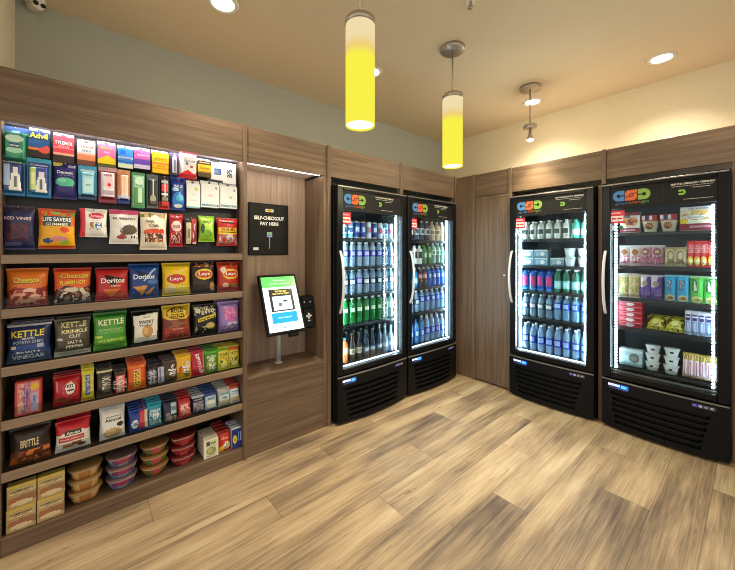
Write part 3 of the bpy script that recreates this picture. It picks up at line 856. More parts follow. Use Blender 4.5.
# ---- hanging cartons and blisters: y, z, w, h, d, kind, base, design, name, category, label, extras
H = [
 (-3.560, 1.858, .088, .176, .05, 'b', '2c7a5e', [('r',0,1,.86,1,'34507e'),('e',.5,.45,.40,.36,'3f9a78'),('e',.5,.62,.34,.10,'c8e8d8'),('e',.5,.30,.30,.08,'a8e0c0'),('r',.36,.64,.74,.90,'6f9fb8'),('r',.30,.70,.36,.50,'3d5f8a'),T_('mint',.5,.43,.34,.06,'e8f4f0')],
  'medicine_pack', 'toiletries', 'green blister pack with bottle shape, top left peg', (.08,.92,.04,.82)),
 (-3.479, 1.898, .076, .152, .04, 'c', '22507e', [('r',0,1,0,.30,'3a2a28'),('r',0,1,.28,.40,'e88a3a'),('e',.75,.34,.3,.16,'e05a48'),('e',.3,.5,.5,.14,'2a5a98'),('r',.0,1,.68,.98,'24426e'),T_('Advil',.48,.83,.84,.20,'f4e83a')],
  'medicine_box', 'medicine', 'blue medicine box with yellow lettering over an orange swoosh', '34343a'),
 (-3.389, 1.888, .080, .158, .04, 'c', 'e2485a', [('r',0,1,0,.30,'3c3230'),('r',0,1,.28,.36,'f0b090'),('r',.0,1,.52,.56,'f08a90'),T_('TYLENOL',.5,.74,.86,.13,'ffffff'),T_('EXTRA',.5,.60,.5,.06,'ffd8d8')],
  'medicine_box', 'medicine', 'red medicine box with white lettering, third in the top peg row', '5a2a2e'),
 (-3.300, 1.890, .074, .142, .04, 'c', 'f2eef0', [('r',0,1,0,.24,'7c4a3c'),('r',0,1,.22,.46,'f09468'),('r',0,1,.46,.52,'f8c8a8'),T_('Tylenol',.5,.80,.72,.12,'d86a58'),T_('SINUS',.5,.63,.5,.09,'3a9ab0')],
  'medicine_box', 'medicine', 'white medicine box with orange lower half in the top peg row', '8a5a4a'),
 (-3.215, 1.896, .078, .144, .04, 'c', 'f07cb0', [('p',[(0,0),(1,0),(1,.34),(.55,.52),(0,.30)],'f4d81e'),('r',0,1,0,.12,'5a5a30'),T_('Motrin',.46,.83,.62,.12,'f4d020'),T_('PM',.5,.63,.3,.09,'f8c0dc')],
  'medicine_box', 'medicine', 'pink medicine box with a yellow wave across its lower half', '6a6a38'),
 (-3.131, 1.902, .070, .134, .04, 'c', '3c8ee0', [('r',0,1,0,.22,'dceac8'),('r',0,1,.46,.56,'e4f0fa'),('e',.30,.80,.22,.13,'1668d0'),('r',0,1,.28,.36,'2a6ac0'),T_('Dramamine',.5,.51,.8,.10,'2058b0')],
  'medicine_box', 'medicine', 'bright blue medicine box with white band in the top peg row', '2a4a70'),
 (-3.053, 1.910, .078, .130, .04, 'c', 'd86ab8', [('r',0,1,0,.22,'d8c8e8'),('r',0,1,.22,.50,'6a4ab8'),('r',0,1,.50,.56,'b85ac0'),('e',.2,.78,.2,.14,'f05a90'),T_('Benadryl',.55,.72,.7,.12,'fbe0f2')],
  'medicine_box', 'medicine', 'pink and purple medicine box beside the yellow medicine box', '3a3038'),
 (-2.962, 1.898, .084, .144, .045, 'c', 'f6c81a', [('r',0,1,.44,.52,'f07a4a'),('r',0,1,.20,.26,'f0a01e'),('e',.15,.62,.12,.10,'9ac83a'),T_('AIRBORNE',.5,.72,.74,.10,'c87a10'),T_('citrus',.5,.35,.5,.09,'e08a10')],
  'medicine_box', 'medicine', 'bright yellow box with orange stripe in the top peg row', 'c88a18'),
 (-2.888, 1.900, .046, .138, .02, 'b', '4a4468', [('r',.25,.75,.08,.80,'d8d8e8'),('r',.35,.65,.80,.90,'b8b0d0'),('r',.40,.60,.14,.66,'8890b0')],
  'lip_balm_pack', 'toiletries', 'narrow dark violet blister with a pale stick inside', (.2,.8,.06,.88)),
 (-2.811, 1.892, .097, .154, .035, 'b', 'f4f0f2', [('r',0,1,.86,1,'e86a84'),('e',.5,.48,.44,.32,'fafafc'),('p',[(0,0),(1,0),(1,.26),(.75,.16),(.4,.30),(0,.14)],'e02a3c'),('e',.36,.55,.08,.06,'6a8ac8'),('e',.62,.44,.08,.06,'d85a6a'),T_('first aid',.5,.66,.6,.09,'8a90b8')],
  'bandage_pack', 'toiletries', 'white pack with red corners at the right of the top peg row', (.06,.94,.04,.9)),
 (-2.717, 1.912, .080, .126, .05, 'c', 'f0c020', [('r',0,1,.76,1,'3a2c1e'),('r',0,1,0,.28,'5a4a28'),('r',0,1,.28,.34,'a88a38'),('r',.1,.9,.84,.9,'b8a070'),T_('Carmex',.5,.56,.7,.16,'a06a10')],
  'lip_balm_pack', 'toiletries', 'yellow and dark brown pack next to two white charger boxes', '4a3a20'),
 (-2.640, 1.903, .080, .135, .08, 'c', 'f0f2f6', [('r',.26,.82,.30,.68,'3a66b8'),('r',.36,.70,.40,.58,'a8c4e8'),T_('USB',.54,.5,.3,.14,'28508c')],
  'charger_box', 'electronics', 'white box with a blue square, left of the two top right boxes', 'c8d4e4'),
 (-2.562, 1.887, .084, .160, .08, 'c', 'f2f4f8', [T_('BP5',.5,.50,.62,.26,'2a3a78',90),('r',.3,.7,.88,.93,'c8ccd8')],
  'charger_box', 'electronics', 'white box with dark blue sideways letters at the top right', 'd0dae8'),
 # second row
 (-3.571, 1.701, .086, .196, .035, 'b', '2a7cb8', [('r',.0,1,.90,1,'4ab0dc'),('r',.08,.92,.12,.90,'3c4c8a'),('r',.14,.42,.22,.74,'a8c8ec'),('p',[(.38,.10),(.88,.10),(.78,.52),(.48,.52)],'f0f0ea'),('r',.52,.74,.52,.68,'e8e8e4'),('r',.56,.68,.18,.46,'6a7a80'),T_('Colgate',.5,.82,.72,.06,'f4f4f8')],
  'toothpaste_pack', 'toiletries', 'leftmost blue blister pack holding a white toothpaste tube', (.10,.90,.06,.78)),
 (-3.480, 1.701, .088, .194, .035, 'b', '2a82bc', [('r',.0,1,.90,1,'4ab8e0'),('r',.08,.92,.12,.90,'3a4c92'),('r',.12,.40,.16,.74,'c8e088'),('r',.16,.36,.3,.6,'e4f4b0'),('p',[(.36,.10),(.84,.10),(.76,.50),(.46,.50)],'eef0ea'),('r',.5,.72,.50,.64,'e8e8e4'),('r',.53,.66,.18,.44,'5a7480'),T_('Colgate',.5,.82,.72,.06,'f4f4f8')],
  'toothpaste_pack', 'toiletries', 'blue blister pack with a yellow green tube and white tube', (.10,.90,.06,.78)),
 (-3.383, 1.701, .094, .190, .04, 'p', '2c2a72', [('e',.5,.46,.44,.12,'58c8a0'),('e',.36,.50,.2,.06,'8ae0c0'),('e',.1,.96,.3,.08,'f0e070'),('r',.62,.92,.86,.94,'b8b8d8'),T_('Dentek',.5,.72,.7,.08,'f0f0fa'),T_('picks',.6,.64,.6,.03,'a8a8d8')],
  'mint_pouch', 'toiletries', 'dark violet pouch with green leaf shapes in the second peg row', None),
 (-3.295, 1.708, .076, .186, .03, 'b', '58b4dc', [('r',0,1,0,.12,'2a4a6a'),('r',.18,.82,.16,.76,'a8e4f4'),('r',.26,.74,.20,.60,'c8f0f8'),('r',.12,.88,.80,.86,'d8f4fa'),T_('Listerine',.5,.69,.5,.05,'3a7a9a'),T_('zero',.5,.40,.3,.05,'58a0b8')],
  'mouthwash_pack', 'toiletries', 'pale sky blue blister pack in the second peg row', (.14,.86,.08,.80)),
 (-3.210, 1.698, .080, .200, .035, 'b', '8a3040', [('r',0,1,.88,1,'d8a8b0'),('r',.12,.88,.16,.84,'f0e8ec'),('e',.5,.52,.28,.16,'f4d0d8'),('e',.54,.48,.10,.05,'c82a4a'),('r',.2,.8,.2,.32,'b8a8b8'),T_('razor',.5,.74,.46,.06,'a83a50')],
  'razor_pack', 'toiletries', 'maroon edged white blister pack with a small red mark', (.14,.86,.10,.84)),
 (-3.138, 1.700, .058, .192, .03, 'b', 'f0a878', [('r',0,1,0,.14,'2a3a8a'),('r',0,1,.14,.24,'d8d8ec'),('r',.30,.86,.24,.84,'fbe0cc'),('r',.44,.56,.3,.8,'f4c0a0'),T_('Dove',.5,.88,.5,.06,'c87848')],
  'deodorant_pack', 'toiletries', 'orange and white narrow pack with a dark blue foot', (.16,.84,.10,.86)),
 (-3.070, 1.683, .065, .204, .03, 'b', '58a870', [('r',.08,.92,.06,.92,'a8dcb8'),('r',.14,.86,.10,.56,'5aa05a'),('r',.44,.72,.14,.54,'d0ecd4'),('e',.5,.74,.3,.10,'d8f4e0'),T_('Crest',.5,.62,.5,.05,'3a8050')],
  'toothbrush_pack', 'toiletries', 'light green narrow pack in the second peg row', (.12,.88,.06,.9)),
 (-3.001, 1.686, .058, .202, .028, 'b', '6a7276', [('r',.12,.88,.08,.84,'2c3236'),('r',.14,.82,.82,.86,'e8e8e8'),('r',.46,.58,.10,.82,'e0e0de'),('e',.5,.26,.26,.12,'a8a890'),('r',.28,.72,.10,.20,'58584a')],
  'shaving_pack', 'toiletries', 'grey and black narrow pack with a pale upright stripe', (.14,.86,.06,.84)),
 (-2.941, 1.685, .055, .202, .028, 'b', '1e1a1e', [('r',0,1,0,.22,'c03a34'),('r',.2,.85,.52,.74,'e84a52'),('r',.48,.56,.3,.9,'d8d8d8'),('r',.2,.8,.76,.84,'b8b8bc'),('r',.2,.75,.40,.46,'e8e8e8'),('r',.25,.8,.24,.36,'8a8a70')],
  'razor_pack', 'toiletries', 'black narrow pack with red blocks in the second peg row', (.14,.86,.04,.9)),
 (-2.868, 1.685, .083, .206, .04, 'p', '1a3a98', [('e',.5,.30,.42,.24,'2a8ae0'),('e',.6,.36,.26,.10,'58c0f0'),('e',.3,.62,.24,.06,'a8d8f4'),('e',.5,.12,.3,.06,'e8f4fc'),('r',.1,.9,.84,.93,'101a68'),T_('HALLS',.5,.72,.6,.08,'d8e8fa')],
  'candy_bag', 'candy', 'shiny blue pouch of drops in the second peg row', None),
 (-2.783, 1.705, .078, .176, .03, 'c', 'f2f6f8', [('r',0,1,0,.05,'8ac8d8'),('e',.72,.78,.14,.08,'c8e060'),('r',.2,.8,.3,.34,'e8e0d8'),T_('USB-C',.5,.55,.4,.06,'c8c8c8')],
  'cable_box', 'electronics', 'white narrow cable box with a lime dot, leftmost of three', 'dce8ee'),
 (-2.683, 1.716, .110, .176, .03, 'c', 'f2f6f8', [('r',.04,.96,.06,.15,'4a90a8'),('e',.82,.84,.07,.05,'8aa0b0'),('e',.5,.5,.16,.05,'f0d8d0'),T_('CHARGER',.48,.105,.8,.06,'d8f0f6')],
  'cable_box', 'electronics', 'white square box with teal foot stripe, middle of three', 'dce8ee'),
 (-2.567, 1.720, .110, .170, .03, 'c', 'f2f6f8', [('r',.04,.96,.06,.15,'3a7890'),('e',.82,.84,.07,.05,'8aa0b0'),('e',.6,.5,.08,.05,'a8c8b8'),T_('CABLE',.5,.105,.8,.06,'d8f0f6')],
  'cable_box', 'electronics', 'white square box with teal foot stripe nearest the right panel', 'dce8ee'),
 # third row of hanging candy bags
 (-3.552, 1.437, .118, .214, .05, 'p', '232b58', [('r',0,1,.88,1,'3a2a48'),('r',.16,.84,.20,.62,'3a2440'),('n',.18,.82,.22,.58,['5a2834','46203a','3a2440'],16,3),('r',.12,.6,.08,.16,'4a507a'),T_('RED VINES',.5,.71,.82,.07,'e0c8d8')],
  'candy_bag', 'candy', 'dark navy candy bag at the left of the lowest peg row', None),
 (-3.414, 1.441, .144, .206, .05, 'p', 'f2b01c', [('r',0,1,.90,1,'b84a2a'),('n',0,1,.80,.92,['e06a2a','c83a2a','7a9a3a'],9,5),('r',0,1,.56,.80,'e8742a'),('r',.10,.90,.58,.80,'2a4a58'),('e',.72,.48,.13,.07,'e04a28'),('e',.25,.2,.14,.06,'3a5a88'),('e',.55,.25,.24,.07,'d88a8a'),('e',.72,.16,.14,.05,'8ab83a'),('r',0,1,0,.08,'c04a20'),T_('LIFE SAVERS',.5,.73,.78,.10,'f8f8f4'),T_('GUMMIES',.5,.61,.62,.07,'f0f0e0')],
  'candy_bag', 'candy', 'yellow and orange bag of fruit gummies on a peg', None),
 (-3.270, 1.506, .118, .154, .045, 'p', 'f4f2f0', [('r',0,.2,0,1,'e0404c'),('e',.6,.74,.30,.11,'d83a58'),('n',.35,.95,.24,.52,['d8483a','3a8a4a','e8a03a','f4f2f0','3a6ab8','f4f2f0'],8,9),T_('Airheads',.6,.74,.46,.09,'fbe8ec')],
  'candy_bag', 'candy', 'white candy bag with a red side stripe and red oval', None),
 (-3.137, 1.470, .138, .194, .045, 'p', 'f2efec', [('r',0,1,.86,1,'d0527a'),('n',.3,.95,.16,.48,['6a4a3a','b84a4a','f2efec','4a3a34','f2efec'],9,4),('e',.68,.42,.26,.15,'5a4a40'),('e',.4,.2,.16,.06,'a84a48'),T_('BUMBERS',.5,.74,.80,.07,'5a5458')],
  'candy_bag', 'candy', 'white candy bag with a pink top band', None),
 (-2.995, 1.438, .140, .222, .06, 'p', 'f0e6cf', [('n',0,1,.86,.98,['8a8a4a','f0e6cf','e0b04a','f0e6cf'],8,2),('e',.5,.46,.40,.10,'e0502c'),('n',.14,.86,.20,.44,['c87848','8a3a30','e8d0b8','5a3830'],11,7),('e',.8,.5,.1,.06,'d83a2a'),T_('Snak',.35,.76,.34,.08,'3a3a3a'),T_('Club',.48,.65,.36,.08,'3a3a3a')],
  'candy_bag', 'candy', 'cream coloured trail mix bag with an orange oval', None),
 (-2.878, 1.457, .076, .204, .045, 'p', 'b82430', [('e',.5,.62,.38,.16,'f0d8d0'),('n',.1,.9,.1,.45,['8a2a2a','e8c8b8','5a2420','c83a38'],9,6),('r',.1,.9,.80,.92,'8a1822'),T_('nuts',.5,.62,.5,.10,'a82430')],
  'nut_pack', 'snack', 'narrow red nut pack hanging right of the cream bag', None),
 (-2.797, 1.456, .082, .192, .045, 'p', '2a1e20', [('r',.16,.50,.1,.8,'d8cca8'),('r',.58,.92,.10,.95,'a83038'),('n',.60,.9,.1,.5,['e8d8d0','a83038','6a2428'],8,1),('r',.24,.42,.3,.6,'8a7a58'),T_('jerky',.75,.66,.5,.06,'f4e4e0',90)],
  'jerky_pack', 'snack', 'narrow dark and cream pack left of the lime green bag', None),
 (-2.703, 1.490, .100, .170, .06, 'p', '96cc34', [('e',.5,.52,.36,.32,'b8e458'),('e',.5,.3,.3,.16,'7ab428'),('e',.2,.5,.12,.18,'3a5a28'),('e',.7,.72,.14,.10,'e0f4a0'),T_('sour',.5,.76,.5,.11,'3a6a1a')],
  'candy_bag', 'candy', 'lime green candy bag on the lowest pegs', None),
 (-2.572, 1.465, .142, .190, .06, 'p', 'b82a2c', [('r',.05,.95,.40,.66,'f0c826'),('r',.12,.88,.46,.50,'2a2420'),('n',.08,.95,.06,.40,['d8c8c8','8a3a3a','b0a0a0','c83a3a'],9,8),('r',.2,.8,.80,.84,'3a2020'),T_('TRAIL MIX',.5,.58,.7,.11,'7a2018'),T_('sweet',.5,.88,.5,.06,'f0b0a0')],
  'candy_bag', 'candy', 'red and yellow bag at the right end of the lowest peg row', None),
]
for (y, z, w, h, d, kind, base, des, name, cat, label, ex) in H:
    y += (y + 2.5) * .011
    if kind == 'b': mb = blister_mesh(w, h, d, base, des, ex); mat = 'plastic'; x = XP - .016
    elif kind == 'c': mb = carton_mesh(w, h, d, base, des, ex, tab=.022, tabcol='e6e6ea'); mat = 'card'; x = XP - d / 2
    else: mb = bag_mesh(w, h, d, base, des, 26, seed=y * 9); mat = 'foil'; x = XP - .018
    o = done(mb, name, mat, label, cat, GP, (x, y, z), rotA(0, random.uniform(-2, 2)))
    if kind == 'b': dup(o, (x - d - .006, y, z), rotA(0, 1.5), 'pack behind the ' + label)
    hook(y, z + h - .011, x + (-d / 2 if kind == 'c' else 0) + .014)

# ---- bags standing on the shelves
GC = 'chip bags standing on the shelves'
B = [
 # y, z, w, h, d, base, design, label
 (-3.530, 1.156, .150, .192, .07, 'e2772c', [('p',[(0,0),(1,0),(1,.52),(.6,.44),(.2,.52),(0,.4)],'9a3026'),('n',.05,.95,.05,.44,['b84a34','9a3026','e09a80','8a2822'],8,3),('e',.55,.42,.16,.05,'e8c0b0'),('e',.3,.32,.16,.045,'e0a890'),('e',.68,.26,.14,.05,'e8b8a0'),('e',.45,.14,.16,.05,'e8b090'),T_('Cheetos',.46,.68,.66,.17,'2a2018'),T_('Cheetos',.46,.69,.64,.15,'f4d83c')], 'orange puffed cheese snack bag with red lower half, leftmost'),
 (-3.363, 1.156, .152, .188, .07, 'e8642c', [('r',0,1,.90,1,'c83a24'),('p',[(0,0),(1,0),(1,.48),(.7,.40),(.3,.50),(0,.36)],'3a2018'),('n',.02,.98,.04,.42,['e0d0c0','3a2018','6a2a20','8a8478','c04a34'],9,6),('e',.45,.38,.2,.07,'d8d0b0'),T_('Cheetos',.55,.76,.80,.16,'2a1c14'),T_('Cheetos',.55,.77,.78,.14,'f4d23c'),T_('FLAMIN HOT',.5,.58,.70,.11,'f6e04a')], 'orange and black hot cheese snack bag beside a red bag'),
 (-3.198, 1.156, .150, .184, .065, 'c02a2e', [('p',[(.22,.80),(.85,.64),(.46,.40)],'1e1416'),('p',[(.2,.34),(.74,.34),(.46,.06)],'d8742a'),('p',[(.56,.12),(.98,.30),(.82,.04)],'c8602a'),('r',0,1,.93,1,'7a1a20'),T_('Doritos',.52,.60,.74,.15,'f8f4f0'),T_('Nacho',.6,.44,.3,.06,'f0d8a0')], 'red tortilla chip bag with white lettering and orange triangles'),
 (-3.048, 1.156, .152, .202, .065, '1e448c', [('p',[(.22,.80),(.86,.66),(.46,.44)],'16244e'),('p',[(.5,.48),(.9,.86),(.82,.86),(.42,.5)],'9ac0e8'),('p',[(.12,.34),(.60,.36),(.42,.08)],'d89a4a'),('p',[(.50,.14),(.86,.34),(.64,.06)],'c88a40'),('e',.8,.46,.2,.07,'4a7ac0'),T_('Doritos',.48,.62,.72,.14,'f4f6fa')], 'deep blue tortilla chip bag with two tan triangles'),
 (-2.880, 1.156, .160, .204, .075, 'f0cc28', [('e',.45,.50,.34,.14,'b82a2c'),('e',.45,.50,.30,.11,'d03434'),('e',.28,.18,.22,.14,'e8d898'),('e',.66,.18,.26,.14,'f4dc60'),('r',.2,.8,.31,.33,'e8b820'),T_('Lays',.45,.50,.46,.13,'fbf6ee')], 'bright yellow potato chip bag with a red oval'),
 (-2.727, 1.156, .146, .208, .07, '2a2220', [('e',.50,.60,.38,.17,'f0cc38'),('e',.50,.60,.34,.11,'c83a30'),('n',.05,.95,.84,.96,['2a2220','d87840','2a2220','e8b870'],8,3),('r',.16,.76,.08,.36,'3e322c'),('e',.86,.2,.12,.14,'d89a68'),T_('Lays',.50,.60,.50,.13,'fbf6ee')], 'black potato chip bag with a yellow disc'),
 (-2.567, 1.156, .152, .204, .07, 'c03828', [('e',.55,.58,.36,.18,'f2cc3a'),('e',.55,.58,.32,.11,'d0382c'),('e',.22,.72,.12,.10,'f0e0c8'),('e',.3,.22,.14,.07,'f0c8a8'),('n',.1,.9,.82,.96,['c03828','d8703a','c03828'],8,4),('e',.7,.2,.14,.06,'7a8a3a'),T_('Lays',.55,.58,.50,.13,'fbf6ee')], 'red barbecue potato chip bag at the right end of its shelf'),
 # row 5
 (-3.525, .884, .160, .202, .07, '24305e', [('r',0,1,.91,.95,'f0f0ee'),('r',0,1,.94,1,'1a1e38'),('r',.08,.92,.30,.42,'2c4a90'),('r',0,1,0,.28,'3c5680'),('r',.08,.2,.34,.42,'d8d8b0'),('r',.72,.86,.36,.44,'a8b4c8'),T_('KETTLE',.48,.72,.76,.16,'f4e64a'),T_('BRAND',.5,.60,.30,.05,'d8d8d8'),T_('POTATO CHIPS',.5,.51,.70,.07,'a8bcd8'),T_('SEA SALT &',.5,.26,.56,.05,'e0e4ee'),T_('VINEGAR',.5,.14,.74,.11,'e8ecf4')], 'navy blue chip bag with yellow lettering, leftmost of its shelf'),
 (-3.363, .884, .146, .200, .07, '4a463c', [('r',0,1,.44,1,'5e584a'),('r',0,1,0,.14,'c8c8ba'),('e',.12,.46,.08,.04,'c8c8ba'),T_('KETTLE',.52,.84,.70,.14,'f0e8a8'),T_('KRINKLE',.55,.66,.74,.10,'f8f0c0'),T_('CUT',.55,.53,.34,.09,'f4ecd0'),T_('SALT &',.55,.37,.42,.08,'e4e0cc'),T_('PEPPER',.55,.25,.5,.08,'e4e0cc')], 'dark grey crinkle cut chip bag between the blue and green'),
 (-3.206, .884, .152, .214, .07, '4c9c36', [('r',0,1,.90,1,'3a7a30'),('r',.05,.95,.44,.48,'6cb84a'),('r',.04,.24,.34,.40,'c0e050'),('r',0,1,.18,.32,'6ab83e'),('r',0,1,.04,.12,'86cc50'),T_('KETTLE',.52,.74,.78,.15,'f6f4d0'),T_('POTATO CHIPS',.5,.54,.72,.06,'c8e8a0'),T_('JALAPENO',.5,.24,.78,.10,'d8f080')], 'green jalapeno chip bag with pale lettering'),
 (-3.042, .884, .142, .206, .065, '1a1816', [('p',[(.06,.84),(.94,.92),(.92,.10),(.10,.06)],'f2eee2'),('e',.56,.38,.20,.18,'c89a58'),('e',.50,.40,.10,.10,'dcb478'),('r',.40,.64,.78,.80,'4a4640'),T_('SWEET',.52,.66,.54,.10,'1e1a18'),T_('THINS',.5,.56,.5,.05,'6a5a48')], 'black bag with a white panel and one round cookie'),
 (-2.880, .884, .160, .222, .07, '9a4432', [('p',[(0,1),(1,1),(1,.66),(.82,.58),(.2,.58),(0,.66)],'e8c230'),('e',.5,.76,.38,.17,'3a2a18'),('e',.5,.76,.35,.145,'ecc83a'),('n',.05,.95,.36,.58,['8a5a34','a8442e','6a3a26'],10,3),('n',.05,.95,.05,.36,['b04438','9a3430','c05a48'],9,2),T_('ROLD',.5,.83,.44,.11,'2a1e12'),T_('GOLD',.5,.69,.48,.11,'2a1e12'),T_('Tiny Twists',.5,.30,.4,.06,'f0d8c0')], 'brown and gold pretzel bag with oval badge'),
 (-2.717, .884, .150, .208, .07, '191816', [('n',.05,.95,.66,.94,['191816','d8d4c0','191816','b8b088'],7,6),('p',[(.18,.44),(.96,.56),(.96,.68),(.18,.56)],'f0d430'),('e',.7,.30,.2,.10,'c8b868'),('n',.1,.5,.08,.3,['191816','a8a088','191816'],9,1),T_('Smartfood',.56,.56,.70,.075,'2a2410',9)], 'black popcorn bag with a slanted yellow band'),
 (-2.564, .884, .144, .212, .075, '9c80cc', [('e',.52,.58,.34,.25,'d070b4'),('n',.25,.8,.4,.76,['d878b8','c060a8','e090c8'],9,4),('n',.15,.85,.08,.32,['b8a8e0','9c80cc','d8d0f0'],8,3),('r',0,1,.92,1,'b8a0e0'),T_('Paqui',.52,.62,.42,.12,'f0a8dc')], 'lilac purple snack bag with pink emblem'),
]
for k, (y, z, w, h, d, base, des, label) in enumerate(B):
    h *= .955 if k > 6 else .985
    done(bag_mesh(w, h, d, base, des, 34, seed=k * 1.7), 'chip_bag', 'foil', label, 'chips', GC, (-.022 - d / 2, y, z), rotA(4 + random.uniform(-1, 2), random.uniform(-3, 3)))
# a second bag waiting behind some of them, seen over the front ones
for k, nm in ((3, 'deep blue tortilla chip bag standing behind the front blue one'), (2, 'red tortilla chip bag standing behind the front red one'), (9, 'green jalapeno chip bag standing behind the front green one'), (8, 'dark grey crinkle cut bag behind the front one'), (13, 'lilac purple snack bag behind the front one'), (7, 'navy blue chip bag standing behind the front blue bag')):
    y, z, w, h, d, base, des, label = B[k]
    o = [q for q in COL.objects if q.get('label') == label][0]
    dup(o, (-.022 - d * 1.75 - .01, y + .006, z), rotA(5, 3), nm)

ORD = ['first', 'second', 'third', 'fourth', 'fifth', 'sixth', 'seventh', 'eighth', 'ninth', 'tenth']
# ---- rows of candy and cookies, each repeated backwards into the shelf
# kind, y, z, w, h, d, base, design, name, cat, label(short), n deep, pitch, lean, xfront
def deep_row(kind, y, z, w, h, d, base, des, name, cat, short, n, pitch, lean=8, xf=-.025, group=None, yaw=0, top=None, res=24, dz=0):
    if kind == 'bag': mb = bag_mesh(w, h, d, base, des, res, seed=y * 5); mat = 'foil'
    else: mb = carton_mesh(w, h, d, base, des, top or base, res=res, top=top); mat = 'card'
    o = done(mb, name, mat, 'front ' + short if n > 1 else short, cat, group or 'packs of ' + short, (xf - d / 2, y, z), rotA(lean, yaw))
    for k in range(1, n):
        dup(o, (xf - d / 2 - pitch * k, y + random.uniform(-.003, .003), z + dz * k), rotA(lean + random.uniform(-2, 2), yaw + random.uniform(-3, 3)), '%s, %s behind the front one' % (short, ORD[k - 1]))
    return o
Z6, Z7, Z8 = .632, .389, .086
deep_row('box', -3.527, Z6, .092, .160, .024, 'c8483c', [('r',.10,.90,.06,.95,'d88a90'),('n',.12,.32,.06,.95,['e8b8a0','d88a90','c8607a'],14,2),('n',.34,.58,.06,.95,['c89ab8','8a6aa0','d88a90'],14,4),('r',.62,.86,.08,.62,'b8b4d8'),('e',.74,.80,.18,.10,'e8c040'),T_('Tonys',.73,.40,.46,.12,'3a4a98',90),T_('chocolonely',.46,.5,.62,.10,'5a4a88',90)], 'chocolate_bar', 'candy', 'patterned red and lilac chocolate bar', 2, .03, 6)
deep_row('bag', -3.385, Z6, .112, .146, .05, 'b01e28', [('e',.62,.52,.30,.28,'d04a4c'),('e',.62,.52,.27,.25,'b01e28'),('e',.62,.56,.19,.20,'f0e4dc'),('r',.5,.74,.46,.50,'2a1a1c'),('e',.2,.22,.16,.08,'7a3a20'),('e',.45,.12,.16,.07,'8a4a28'),('r',.08,.16,.5,.84,'d87a78'),T_('KIT',.62,.64,.26,.11,'2a1c20'),T_('KAT',.62,.42,.26,.11,'f4ece4')], 'candy_bag', 'candy', 'small red candy pouch with round white emblem', 3, .045, 8)
deep_row('bag', -3.303, Z6, .054, .168, .03, 'e0cc2c', [('r',0,1,.84,.92,'f4ec50'),('r',.30,.72,.18,.80,'4a68a8'),('r',.05,.95,0,.10,'b89a28'),T_('BUTTERFINGER',.50,.5,1.6,.26,'e8e0a0',90)], 'candy_bar', 'candy', 'slim yellow candy bar with blue lettering', 4, .034, 9)
deep_row('bag', -3.232, Z6, .070, .152, .03, '2c221c', [('r',.0,1,.84,.93,'e0d8a8'),('r',.40,.82,.16,.74,'6a5c50'),('r',.08,.3,.3,.6,'4a3c30'),('r',0,1,.0,.12,'5a4428'),T_('TWIX',.61,.46,.95,.26,'e4e0d0',90)], 'candy_bar', 'candy', 'dark brown candy bar with pale sideways lettering', 4, .034, 9)
deep_row('bag', -3.163, Z6, .058, .132, .03, '2e1a18', [('r',.12,.88,.02,.74,'d84e4a'),('n',.2,.8,.05,.7,['e8e0dc','d84e4a','f0b8b0'],14,5),('r',0,1,.80,.9,'4a342c'),T_('SKOR',.5,.38,.8,.5,'fbecea',90)], 'candy_bar', 'candy', 'brown candy bar with red and white label', 4, .034, 9)
deep_row('bag', -3.085, Z6, .092, .150, .035, 'e05a1e', [('r',.34,.66,.10,.68,'5a3a1c'),('n',.36,.64,.12,.66,['7a5a28','d89a3a','4a2c18'],14,6),('r',0,1,.80,.92,'f07a34'),('r',.28,.72,.70,.75,'f8c080'),T_('REESES',.5,.38,.95,.24,'f4d040',90)], 'candy_bag', 'candy', 'bright orange peanut butter cup pack', 5, .038, 9)
deep_row('bag', -3.010, Z6, .046, .122, .03, '2a2430', [('r',.16,.84,.08,.76,'a0a0b8'),('r',.4,.6,.1,.75,'4a3a3a'),T_('SNICKERS',.5,.42,1.4,.4,'e8e8f0',90)], 'candy_bar', 'candy', 'narrow dark candy bar with lilac grey label', 5, .034, 10)
deep_row('bag', -2.966, Z6, .046, .124, .03, '241c26', [('r',.14,.86,.06,.80,'c4c4d4'),('r',.3,.5,.1,.75,'7a8ab0'),T_('MILKY WAY',.5,.42,1.4,.4,'4a4a6a',90)], 'candy_bar', 'candy', 'narrow dark candy bar with silver label', 5, .034, 10)
deep_row('bag', -2.917, Z6, .080, .140, .035, '43302a', [('r',0,1,.84,.94,'5a4440'),('e',.3,.3,.2,.2,'5e4638'),('e',.72,.26,.22,.10,'7a5a40'),T_('m&m',.62,.50,.80,.36,'f2eeea',75)], 'candy_bag', 'candy', 'brown coated chocolate pouch with white lettering', 4, .038, 9)
deep_row('bag', -2.842, Z6, .090, .152, .035, 'ecb41c', [('r',0,1,.84,.95,'f8c828'),('e',.26,.4,.10,.12,'c83a28'),('r',0,.24,.05,.3,'d89a20'),('e',.7,.16,.2,.1,'a87a28'),T_('m&m',.60,.46,.86,.38,'4a2a1c',75),T_('m&m',.62,.47,.82,.33,'f8f4ee',75)], 'candy_bag', 'candy', 'yellow coated peanut pouch with white lettering', 4, .038, 9)
deep_row('bag', -2.762, Z6, .084, .156, .035, 'b81c34', [('p',[(.3,.90),(.55,.90),(.86,.10),(.62,.10)],'f0e8e4'),('r',0,1,.86,.95,'d84a5a'),('r',.88,1,.1,.9,'e09aa0'),T_('Twizzlers',.58,.5,1.25,.15,'c02438',-70)], 'candy_bag', 'candy', 'red licorice pouch with slanted white stripe', 4, .038, 9)
